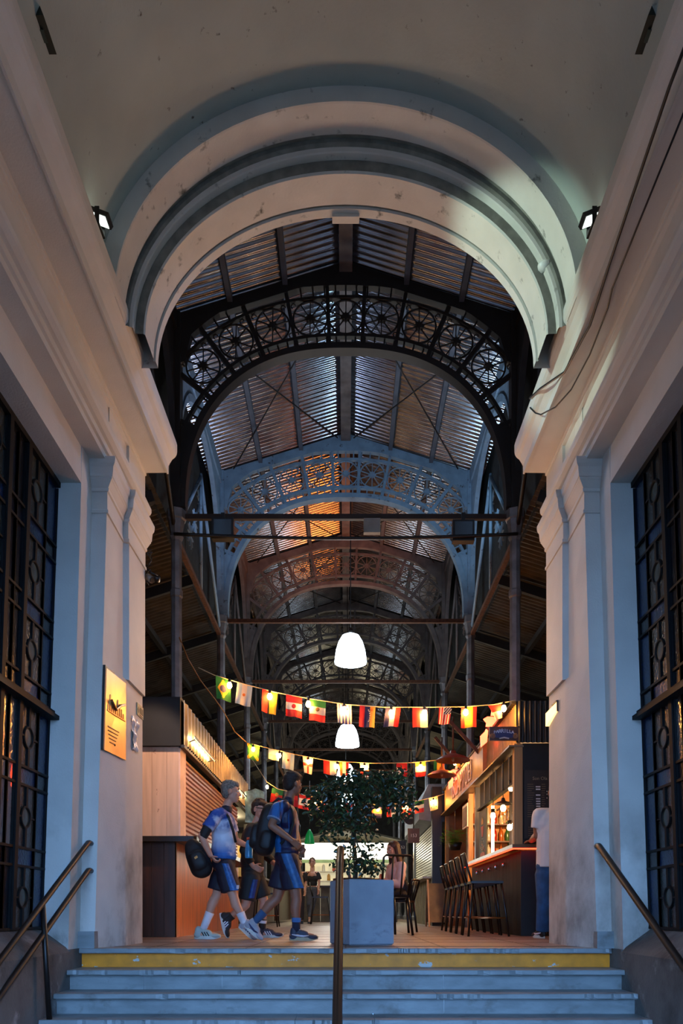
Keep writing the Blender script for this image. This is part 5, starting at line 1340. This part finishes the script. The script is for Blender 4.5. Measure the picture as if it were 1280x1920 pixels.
b=MB(); b.ell(ch,(.12,.17,.165),BT); b.cap(q1(533,1516,-.14),.067,q1(533,1516,.14),.067); b.cap(q1(537,1545),.122,q1(538,1604),.122,18,0,True); b.ell(wa,(.118,.148,.15),BT); b.ell(q1(538,1598),(.122,.15,.08),BT)
m1=sh.lerp(el,.68); b.cap(sh,.068,m1,.070,16,0,True); m2=sh2.lerp(el2,.65); b.cap(sh2,.068,m2,.066,16,0,True); b.fuse('shirt',blue_sh,p3,.008,3); so=p3.children[-1]
b=MB(); b.cap(q1(540.5,1501),.058,q1(538,1509),.066,18,0,True); b.build('collar',mat('navy_trim',(18,22,44),.6),so)
b=MB(); b.cap(m1.lerp(sh,.05),.0715,m1.lerp(sh,-.02),.0715,16,0,True); b.build('cuff_trim',mat('pale_blue_trim',(120,150,180),.5),so)
dk=mat('dark_blue_shorts',(14,20,44),.6,n_amt=.1,bump=.3,b_scale=9)
b=MB(); b.ell(pe,(.125,.152,.105),BT)
for h_,k_ in ((h1,k1_),(h2,k2_)): b.cap(h_+V((0,0,.02)),.105,h_.lerp(k_,.72),.102,18,0,True); b.cap(h_.lerp(k_,.3)+V((-.025,0,0)),.095,h_.lerp(k_,.72)+V((-.035,0,0)),.088,18,0,True)
b.fuse('shorts',dk,p3,.008,3); so=p3.children[-1]
b=MB(); e0=h2+V((-.025,-.118,.09)); e1=h2.lerp(k2_,.70)+V((.04,-.105,0))
b.grid(lambda u,v:e0.lerp(e1,v)+V(((u-.5)*(.10+.02*v),-.006+.03*(2*u-1)**2,0)),8,10); b.build('side_panel',mat('bright_blue_panel',(40,98,152),.5,n_amt=.2,n_scale=25),so)
bs=mat('blue_sock',(48,84,124),.8,bump=.3,b_scale=60); ds=mat('navy_sock',(22,28,52),.8,bump=.3,b_scale=60)
sock(p3,a1.lerp(k1_,-.03),a1.lerp(k1_,.36),.040,.047,bs); sock(p3,a2.lerp(k2_,-.05),a2.lerp(k2_,.27),.040,.044,ds); b=MB(); b.cap(a2.lerp(k2_,.24),.046,a2.lerp(k2_,.36),.047,16,0,True); b.build('sock_band',mat('sky_band',(70,120,180),.8),p3.children[-1])
shoe(p3,a1,q1(455,1737,.06),q1(486,1766,.06),(0,-1,0),mat('grey_white_shoe',(170,172,180),.6,n_amt=.15),mat('pale_sole',(206,208,198),.6),mat('navy_mark',(30,40,90),.5),'wave')
shoe(p3,a2,q1(543,1763,-.08),q1(597,1763.5,-.08),(0,-1,0),mat('dark_grey_blue_shoe',(44,52,70),.6,n_amt=.15),mat('tan_grey_sole',(170,160,130),.6),mat('pale_stripe',(190,196,210),.5),'wave')
t=thing('backpack','large black backpack on the back of the boy in the blue shirt','backpack',q1(500,1600,0))
b=MB(); c=q1(502,1556,-.02); bb=basis((.97,0,-.2),(.2,0,.97)); soft_box(b,c,bb,(.115,.165,.27),3.0,.86,.2,.025); soft_box(b,c-bb[0]*.10-bb[2]*.08,bb,(.06,.13,.135),3.0,.9,1.1,.02); soft_box(b,c-bb[1]*.0+V((0,-.155,-.12)),bb,(.06,.03,.09),3.0,.9,0,.02); b.fuse('pack_body',mat('black_nylon_bag',(17,17,19),.6,n_amt=.1,bump=.5,b_scale=10),t,.008,3)
b=MB(); b.tube([c-bb[0]*.08+bb[2]*.20+V((0,-.12,0)),c-bb[0]*.02+bb[2]*.235+V((0,-.145,0)),c+bb[0]*.05+bb[2]*.20+V((0,-.15,0)),c+bb[0]*.07+bb[2]*.02+V((0,-.166,0))],.004,6); b.build('zip',mat('dull_zip',(60,60,62),.4,metal=.5),t)
for e in (-.13,.13):
    b=MB(); b.tube([q1(514,1510,e),q1(524,1501,e),q1(538,1506,e),q1(548,1522,e*.95),q1(551,1545,e*.9),q1(545,1570,e),q1(528,1585,e)],.016,8); b.build('strap',black_matt,t)
# ---- boy in black behind, with sunglasses
D=8.35
b=MB(); hc=q1(487,1519,0); qh,BH=head(b,hc,(.85,-.5,-.12),(.12,0,1),.93)
b.cap(q1(484,1534),.046,q1(479,1548),.056)
ch=q1(474,1574); wa=q1(472,1614); pe=q1(473,1640); BT=basis((1,-.1,-.1))
b.ell(ch,(.105,.155,.15),BT); b.cap(q1(475,1558,-.14),.056,q1(475,1558,.14),.056); b.ell(wa,(.095,.125,.13),BT); b.ell(pe,(.105,.135,.11),BT)
sh=q1(474,1561,-.165); el=q1(462,1597,-.2); wr=q1(478,1626,-.18); sh2=q1(480,1561,.165); el2=q1(494,1600,.2); wr2=q1(512,1618,.12)
limb(b,(sh,.05),(el,.037)); limb(b,(el,.037),(wr,.027)); hand(b,wr,V((1,0,-.5)),(.2,.8,.2),.8,.92); limb(b,(sh2,.05),(el2,.037)); limb(b,(el2,.037),(wr2,.027)); hand(b,wr2,V((1,0,-.2)),(0,-1,0),.8,.92,False)
h1=q1(472,1648,-.075); k1_=q1(462,1697,-.08); a1=q1(424,1727,-.07); h2=q1(478,1648,.075); k2_=q1(494,1690,.08); a2=q1(490,1738,.08)
for h_,k_,a_ in ((h1,k1_,a1),(h2,k2_,a2)):
    limb(b,(h_,.085),(k_,.05)); limb(b,(k_,.051),(k_.lerp(a_,.3),.053),(k_.lerp(a_,.7),.037),(a_,.031))
foot(b,q1(421,1728,-.07),q1(424,1745,-.07)); foot(b,q1(486,1751,.08),q1(518,1753,.08))
p2=person_root('person',b,skin_a,'boy in black with dark sunglasses walking between the two others, mostly hidden')
face_parts(p2,qh,BH,.93)
hair(p2,qh,BH,.93,mat('brown_hair',(62,44,32),.7,n_amt=.3,n_scale=60),'fringe')
b=MB(); b.tube([qh(.095,.045,.014),qh(.108,0,.016),qh(.095,-.045,.014)],.013,8); 
for e in (1,-1): b.ell(qh(.094,e*.03,.010),(.012,.028,.02),BH); b.tube([qh(.088,e*.06,.016),qh(.0,e*.084,.016)],.005,6)
b.build('sunglasses',mat('black_lens',(10,10,12),.1,spec=.8),p2)
b=MB(); b.ell(ch,(.13,.175,.17),BT); b.cap(q1(475,1557,-.14),.072,q1(475,1557,.14),.072); b.cap(q1(473,1590),.13,q1(473,1644),.125,18,0,True); b.ell(wa,(.13,.155,.15),BT)
b.cap(sh,.07,el,.055); b.cap(el,.055,el.lerp(wr,.8),.045,14,0,True); b.cap(sh2,.07,el2,.055); b.cap(el2,.055,el2.lerp(wr2,.8),.045,14,0,True); b.fuse('jacket',mat('black_jacket',(22,20,20),.7,n_amt=.1,bump=.4,b_scale=9),p2,.009,3)
b=MB(); b.ell(pe,(.125,.15,.1),BT)
for h_,k_ in ((h1,k1_),(h2,k2_)): b.cap(h_,.105,h_.lerp(k_,.82),.098,18,0,True)
b.fuse('shorts',black_matt,p2,.009,3); so=p2.children[-1]
b=MB(); e0=h2+V((.03,-.19,.0)); 
b.grid(lambda u,v:h1.lerp(k1_,.05+.7*v)+V((.05+(u-.5)*.08,-.104+.03*(2*u-1)**2,0)),6,8); b.build('side_panel',mat('deep_blue_panel',(22,56,120),.5,n_amt=.2,n_scale=25),so)
sock(p2,a1.lerp(k1_,-.03),a1.lerp(k1_,.36),.040,.046,black_matt); sock(p2,a2.lerp(k2_,-.05),a2.lerp(k2_,.30),.040,.045,black_matt,wsock)
shoe(p2,a1,q1(413,1712,-.07),q1(424,1760,-.07),(0,-1,0),mat('black_shoe',(30,30,34),.6),mat('pale_sole',(206,208,198),.6),wsock,'bars')
shoe(p2,a2,q1(479,1759,.08),q1(531,1759,.08),(0,-1,0),mat('navy_white_shoe',(40,46,70),.6,n_amt=.2),mat('pale_sole',(206,208,198),.6),wsock,'bars')
# ---- woman walking towards the stairs, far
D=19.0
b=MB(); hc=q1(585,1617.5); s=1.0; qh,BH=head(b,hc,(-.05,-1,-.03),(0,0,1),1.0)
b.cap(q1(585,1627),.05,q1(585,1634),.055); BT=basis((0,-1,0))
b.ell(q1(585,1645),(.105,.15,.16),BT); b.cap(q1(576,1637.5),.05,q1(594,1637.5),.05); b.ell(q1(585,1655),(.09,.115,.12),BT); b.ell(q1(585,1667),(.11,.155,.12),BT)
for e,x0,x1,x2,y1,y2 in ((-1,573.5,571,570,1657,1671),(1,596.5,598,597,1655,1668)):
    limb(b,(q1(x0,1638),.045),(q1(x1,y1,-.02),.036),(q1(x2,y2,-.08),.027)); hand(b,q1(x2,y2,-.08),V((0,-.2,-1)),(-e*.6,-.6,0),.4,1.,e<0)
LEG=[(q1(581,1673,0),q1(579.5,1694,-.06),q1(580,1718,.10)),(q1(589,1673,0),q1(586,1696,-.05),q1(580.5,1722,-.16))]
for h_,k_,a_ in LEG: limb(b,(h_,.09),(k_,.055)); limb(b,(k_,.055),(k_.lerp(a_,.35),.055),(a_,.034))
for h_,k_,a_ in LEG: b.cap(a_+V((0,0,-.04)),.03,a_+V((0,-.13,-.075)),.028)
pw=person_root('person',b,skin_c,'woman in black top and grey jeans walking down the aisle',.01,3)
face_parts(pw,qh,BH); hair(pw,qh,BH,1.0,mat('pulled_back_brown_hair',(96,62,44),.7,n_amt=.2),'tied')
b=MB(); b.ell(q1(585,1647),(.118,.163,.125),BT); b.ell(q1(585,1656),(.105,.135,.13),BT); b.cap(q1(574.5,1639),.062,q1(571.5,1649,-.01),.075,14,0,True); b.cap(q1(595.5,1639),.062,q1(598,1649,-.01),.075,14,0,True); b.cap(q1(578,1638),.055,q1(592,1638),.055)
b.fuse('top',black_matt,pw,.01,3)
b=MB(); c=q1(585,1639.5,-.135); b.ell(c,(.075,.03,.06)); b.build('neckline',skin_c,pw)
b=MB(); b.ell(q1(585,1667),(.12,.165,.10),BT)
for h_,k_,a_ in LEG: b.cap(h_,.105,k_,.075); b.cap(k_,.075,a_.lerp(k_,.08),.055,16,0,True)
b.fuse('jeans',mat('grey_blue_jeans',(84,90,100),.8,n_amt=.15,n_scale=9),pw,.01,3)
for h_,k_,a_ in LEG:
    b=MB(); g=a_+V((0,0,-.10)); b.box(g.x-.04,g.x+.04,g.y-.19,g.y+.05,a_.z-.125,a_.z-.095); b.box(g.x-.03,g.x+.03,g.y-.0,g.y+.05,a_.z-.19,a_.z-.12); b.box(g.x-.042,g.x+.042,g.y-.12,g.y-.06,a_.z-.10,a_.z-.055); b.build('shoe',black_m,pw)
# ---- second woman half hidden behind the boy in blue
D=18.2
b=MB(); hc=q1(560,1617); qh,BH=head(b,hc,(.5,-.85,-.03),(0,0,1),1.0); BT=basis((.3,-1,0))
b.cap(q1(560,1627),.05,q1(560,1634),.055); b.ell(q1(561,1646),(.11,.16,.17),BT); b.cap(q1(552,1638),.05,q1(570,1638),.05); b.ell(q1(560,1664),(.11,.15,.14),BT)
for e,x0,x1,x2 in ((-1,551,548,550),(1,571,573,572)): limb(b,(q1(x0,1639),.045),(q1(x1,1656),.036),(q1(x2,1670,-.06),.027)); hand(b,q1(x2,1670,-.06),V((0,-.2,-1)),(-e*.6,-.6,0),.4,1.,e<0)
LEG=[(q1(556,1672),q1(556,1696,-.03),q1(556,1725)),(q1(564,1672),q1(565,1696,-.03),q1(565,1725))]
for h_,k_,a_ in LEG: limb(b,(h_,.09),(k_,.055)); limb(b,(k_,.055),(a_,.034)); b.cap(a_+V((0,0,-.03)),.032,a_+V((0,-.13,-.05)),.03)
pv=person_root('person',b,skin_c,'dark haired person in black top mostly hidden behind the boy in blue',.01,3)
face_parts(pv,qh,BH); hair(pv,qh,BH,1.0,mat('dark_brown_hair',(44,32,26),.7),'bushy')
b=MB(); b.ell(q1(561,1648),(.125,.175,.16),BT); b.ell(q1(560,1660),(.115,.16,.13),BT); b.cap(q1(552,1639),.06,q1(549,1652),.058,14,0,True); b.cap(q1(570,1639),.06,q1(573,1652),.058,14,0,True); b.fuse('top',black_matt,pv,.01,3)
b=MB(); b.ell(q1(560,1668),(.12,.16,.11),BT)
for h_,k_,a_ in LEG: b.cap(h_,.1,k_,.075); b.cap(k_,.075,a_,.06,14,0,True)
b.fuse('trousers',mat('dark_trousers',(40,40,46),.8),pv,.01,3)
for h_,k_,a_ in LEG:
    b=MB(); b.box(a_.x-.045,a_.x+.045,a_.y-.19,a_.y+.06,0,.08); b.build('shoe',black_m,pv)
# ---- seated woman with long hair, pale pink blouse
D=10.6
def hz(x,y,dy=0): return q1(x,y,dy)
b=MB(); hc=hz(736,1594,0); qh,BH=head(b,hc,(-.78,-.6,-.12),(0,0,1),.98)
b.cap(hz(741,1608),.046,hz(743,1616),.052); BT=basis((-.9,-.35,0)); ch=hz(743,1640); pe=hz(745,1675)
b.ell(ch,(.10,.15,.16),BT); b.cap(ch+BT[1]*.15+V((0,0,.12)),.05,ch-BT[1]*.15+V((0,0,.12)),.05); b.ell(ch.lerp(pe,.5),(.09,.12,.14),BT); b.ell(pe,(.12,.16,.11),BT)
for e in (1,-1):
    s_=ch+BT[1]*.18*e+V((0,0,.115)); el_=s_+V((-.05,-.02,-.26)); w_=el_+BT[0]*.22+V((0,0,.06)); limb(b,(s_,.046),(el_,.036)); limb(b,(el_,.036),(w_,.026)); hand(b,w_,BT[0]+V((0,0,-.2)),(0,0,-1),.4,.95,e<0)
    h_=pe+BT[1]*.09*e+V((0,0,-.03)); k_=h_+BT[0]*.40; a_=V((k_.x+.02,k_.y,.09)); limb(b,(h_,.088),(k_,.056)); limb(b,(k_,.055),(a_,.034)); b.cap(a_+V((0,0,-.045)),.034,a_+BT[0]*.13+V((0,0,-.055)),.03)
ps=person_root('person',b,skin_a,'long haired woman in pale pink blouse seated behind the planter',.009,3)
face_parts(ps,qh,BH,.98)
hm=mat('long_brown_hair',(72,44,28),.6,n_amt=.3,n_scale=30,stretch=(3,3,.4))
b=MB(); b.ell(qh(-.026,0,.05),(.102,.086,.086),BH); b.ell(qh(-.06,0,-.02),(.06,.085,.11),BH)
for e in (1,-1): b.cap(qh(-.0,e*.078,.03),.03,qh(-.03,e*.09,-.24),.03); b.cap(qh(-.05,e*.06,0),.04,qh(-.07,e*.075,-.32),.028)
b.cap(qh(-.08,0,0),.05,qh(-.10,0,-.3),.05); b.fuse('hair',hm,ps,.008,3)
bl=mat('pale_pink_blouse',(232,196,186),.7,n_amt=.05,bump=.4,b_scale=8)
b=MB(); b.ell(ch,(.125,.17,.165),BT); b.ell(ch.lerp(pe,.5),(.115,.145,.15),BT); b.cap(ch+BT[1]*.15+V((0,0,.12)),.06,ch-BT[1]*.15+V((0,0,.12)),.06)
for e in (1,-1): s_=ch+BT[1]*.18*e+V((0,0,.115)); el_=s_+V((-.05,-.02,-.26)); b.cap(s_,.066,el_,.06); b.cap(el_,.06,el_+BT[0]*.12+V((0,0,.03)),.05,14,0,True)
b.fuse('blouse',bl,ps,.009,3)
b=MB(); b.ell(pe,(.13,.17,.11),BT)
for e in (1,-1): h_=pe+BT[1]*.09*e+V((0,0,-.03)); k_=h_+BT[0]*.40; a_=V((k_.x+.02,k_.y,.12)); b.cap(h_,.1,k_,.075); b.cap(k_,.075,a_,.05,14,0,True)
b.fuse('trousers',mat('black_trousers',(24,24,30),.8),ps,.009,3)
for e in (1,-1):
    h_=pe+BT[1]*.09*e+V((0,0,-.03)); k_=h_+BT[0]*.40; b=MB(); g=V((k_.x+.02,k_.y,0)); b.cap(g+V((.03,0,.04)),.038,g+BT[0]*.14+V((0,0,.034)),.034); b.build('shoe',black_m,ps)
# chairs at her table, table and handbag
def chair(c,rz,label,sz=.45,hb=.92):
    t=thing('metal_chair',label,'chair',(c[0],c[1],0),'black metal chairs behind the planter'); M=Matrix.Rotation(rz,4,'Z')
    def w(x,y,z): return M@V((x,y,z))+V((c[0],c[1],0))
    b=MB(); b.prism([(-.2,-.2),(.2,-.2),(.2,.2),(-.2,.2)],'z',sz-.03,sz); b.xf(lambda v:w(*v)); b.build('seat',stool_m,t)
    for x,y in ((-.18,-.18),(.18,-.18),(-.18,.18),(.18,.18)):
        b=MB(); b.tube([w(x*1.25,y*1.25,0),w(x,y,sz-.02)],.016,8); b.build('leg',stool_m,t)
    b=MB(); b.tube([w(-.19,.18,sz-.03),w(-.2,.26,hb-.03),w(-.17,.27,hb),w(.17,.27,hb),w(.2,.26,hb-.03),w(.19,.18,sz-.03)],.015,8); b.build('back_frame',stool_m,t)
    for x in (-.07,.07):
        b=MB(); b.tube([w(x,.195,sz),w(x,.268,hb)],.011,8); b.build('back_slat',stool_m,t)
    return t
chair((pe.x,pe.y),math.radians(-110),'black metal chair the long haired woman sits on',pe.z-.10,.74)
chair((.53,9.35),math.radians(205),'empty black metal chair in front of the seated woman, next to the planter',.5,.98)
t=thing('cafe_table','small dark cafe table hidden behind the planter, in front of the seated woman','table',(.15,10.3,0))
b=MB(); b.lathe((.15,10.3,0),[(0,.72),(.33,.72),(.33,.75),(0,.75)],28); b.build('table_top',stool_m,t)
b=MB(); b.lathe((.15,10.3,0),[(0,0),(.2,.0),(.2,.02),(.03,.05),(.03,.72),(0,.72)],16); b.build('pedestal',stool_m,t)
b=MB(); c=hz(757,1665,-.05); b.ell(c,(.07,.06,.12)); b.tube([c+V((-.04,0,.1)),c+V((0,0,.22)),c+V((.04,0,.1))],.01,6); b.fuse('handbag',black_matt,None,.008,3,label='small black bag hanging behind the chair of the long haired woman',cat='bag')
# ---- man at the bar, mostly behind the right pier
D=8.2
b=MB(); hc=q1(1042,1487); qh,BH=head(b,hc,(.1,1,-.12),(0,0,1),1.0); BT=basis((-.1,1,0)); 
b.cap(q1(1040,1503),.055,q1(1040,1517),.065)
ch=q1(1037,1548); wa=q1(1036,1595); pe=q1(1036,1625)
b.ell(ch,(.12,.19,.19),BT); b.cap(q1(1010,1528),.062,q1(1066,1528),.062); b.ell(wa,(.115,.165,.17),BT); b.ell(pe,(.12,.175,.13),BT)
sh=q1(1010,1530); el=q1(1008,1566,.02); wr=q1(1000,1588,.46)
wr=V((2.2,8.86,1.135)); limb(b,(sh,.058),(sh.lerp(el,.5),.054),(el,.043)); limb(b,(el,.045),(el.lerp(wr,.35),.045),(wr,.03)); hand(b,wr,V((-.15,1,.0)),(0,0,-1),.15,1.)
sh2=q1(1066,1530); el2=q1(1076,1570,.05); wr2=V((2.5,8.84,1.14)); limb(b,(sh2,.058),(el2,.043)); limb(b,(el2,.045),(wr2,.03)); hand(b,wr2,V((.1,1,0)),(0,0,-1),.15,1.,False)
h1=q1(1022,1640); k1_=q1(1019,1690,-.03); a1=q1(1019,1742,.05); h2=q1(1048,1640); k2_=q1(1052,1690,-.03); a2=q1(1056,1742,.08)
for h_,k_,a_ in ((h1,k1_,a1),(h2,k2_,a2)): limb(b,(h_,.095),(k_,.06)); limb(b,(k_,.06),(a_,.038)); b.cap(a_+V((0,0,-.05)),.034,a_+V((-.02,.14,-.06)),.034)
pm=person_root('person',b,skin_b,'man in white T-shirt and jeans at the bar, half hidden by the pier',.008,4)
face_parts(pm,qh,BH); hair(pm,qh,BH,1.0,mat('dark_brown_hair',(44,32,26),.7),'short_top')
b=MB(); b.ell(ch,(.138,.205,.20),BT); b.cap(q1(1010,1527),.073,q1(1066,1527),.073); b.cap(q1(1037,1560),.18,q1(1036,1627),.18,20,0,True); b.ell(wa,(.14,.185,.18),BT)
b.cap(sh,.078,sh.lerp(el,.62),.078,16,0,True); b.cap(sh2,.078,sh2.lerp(el2,.62),.078,16,0,True); b.fuse('shirt',mat('white_cotton',(222,222,222),.8,n_amt=.04,bump=.35,b_scale=8),pm,.009,3)
b=MB(); b.ell(pe,(.14,.19,.12),BT)
for h_,k_,a_ in ((h1,k1_,a1),(h2,k2_,a2)): b.cap(h_,.115,k_,.085); b.cap(k_,.085,a_+V((0,0,-.02)),.075,16,0,True)
b.fuse('jeans',mat('blue_jeans',(44,86,128),.8,n_amt=.2,n_scale=9,bump=.2),pm,.009,3)
for a_ in (a1,a2): shoe(pm,a_,V((a_.x+.01,a_.y-.06,.0)),V((a_.x-.05,a_.y+.2,.0)),(-1,0,0),mat('black_shoe',(30,30,34),.6),mat('pale_sole',(206,208,198),.6),wsock,'wave')
# ---------------------------------------------------------------- camera and light
cam=bpy.data.cameras.new('camera'); co=bpy.data.objects.new('camera',cam); col.objects.link(co)
co.location=(0,0,.29); co.rotation_euler=(PI/2,0,0)
cam.sensor_fit='HORIZONTAL'; cam.sensor_width=36; cam.lens=1400/1280*36
cam.shift_x=-8/1280; cam.shift_y=750/1280; cam.clip_end=200; cam.clip_start=.05
sc.camera=co
w=bpy.data.worlds.new('dusk'); sc.world=w; w.use_nodes=True
bg=w.node_tree.nodes['Background']; bg.inputs[0].default_value=(.20,.42,.85,1); bg.inputs[1].default_value=14.5
warm=(1,.62,.30); amber=(1,.55,.18); cool=(.62,.8,1)
for i,y in enumerate((14.4,19.2,24.6,31)):
    light('POINT','pendant_light',(.05,y,4.7),60 if i<1 else 110,(.85,.93,1),.28)
# daylight floods on the first tie rod, aimed up into the roof
light('SPOT','tie_flood_left',(-1.73,10.75,6.1),95,(.55,.68,1),.12,target=(-.8,13.6,9.2),spot=110)
light('SPOT','tie_flood_right',(1.65,10.75,6.1),135,(.5,.75,1),.12,target=(.9,13.6,9.2),spot=110)
light('SPOT','added_roof_amber',(1.15,15.2,5.2),600,(1,.22,.035),.8,target=(-.5,16.9,9.3),spot=62)  # added amber spot, no fixture, for the orange sheen on the roof
# added area lights without fixtures that warm the piers and entablature
light('AREA','added_fill_right',(1.3,8.7,3.3),36,(1,.67,.48),.5,target=(-1.9,5.6,3.2))
light('AREA','added_fill_left',(-1.3,8.7,3.3),21,(1,.88,.74),.5,target=(1.9,5.6,3.2))
light('SPOT','cornice_flood_left',(-1.48,4.98,4.90),260,(.74,1,.88),.04,target=(1.5,5.75,4.95),spot=32)
light('SPOT','added_pier_spot_light',(-1.78,7.13,3.40),200,(1,.68,.5),.05,target=(-2.40,8.64,1.85),spot=40)  # added spot to brighten the pine end of the kiosk
light('POINT','added_aisle_fill',(-2.5,16.8,2.2),45,(1,.78,.42),.15)  # added warm fill to brighten the left stalls deep in the hall
light('POINT','added_aisle_fill',(-2.5,22.0,2.2),60,(1,.78,.42),.15)
light('POINT','added_far_fill',(1.6,26,2.6),120,(1,.82,.48),.2)  # added warm fill to lift the dark far background
light('POINT','added_far_fill',(-1.6,28,2.6),120,(1,.82,.48),.2)
v=sc.view_settings; v.view_transform='Standard'; v.look='None'; v.gamma=1; v.exposure=0; v.use_curve_mapping=False
sc.cycles.use_denoising=True
sc.cycles.max_bounces=8; sc.cycles.diffuse_bounces=4; sc.cycles.caustics_reflective=False; sc.cycles.caustics_refractive=False
sc.cycles.sample_clamp_indirect=6
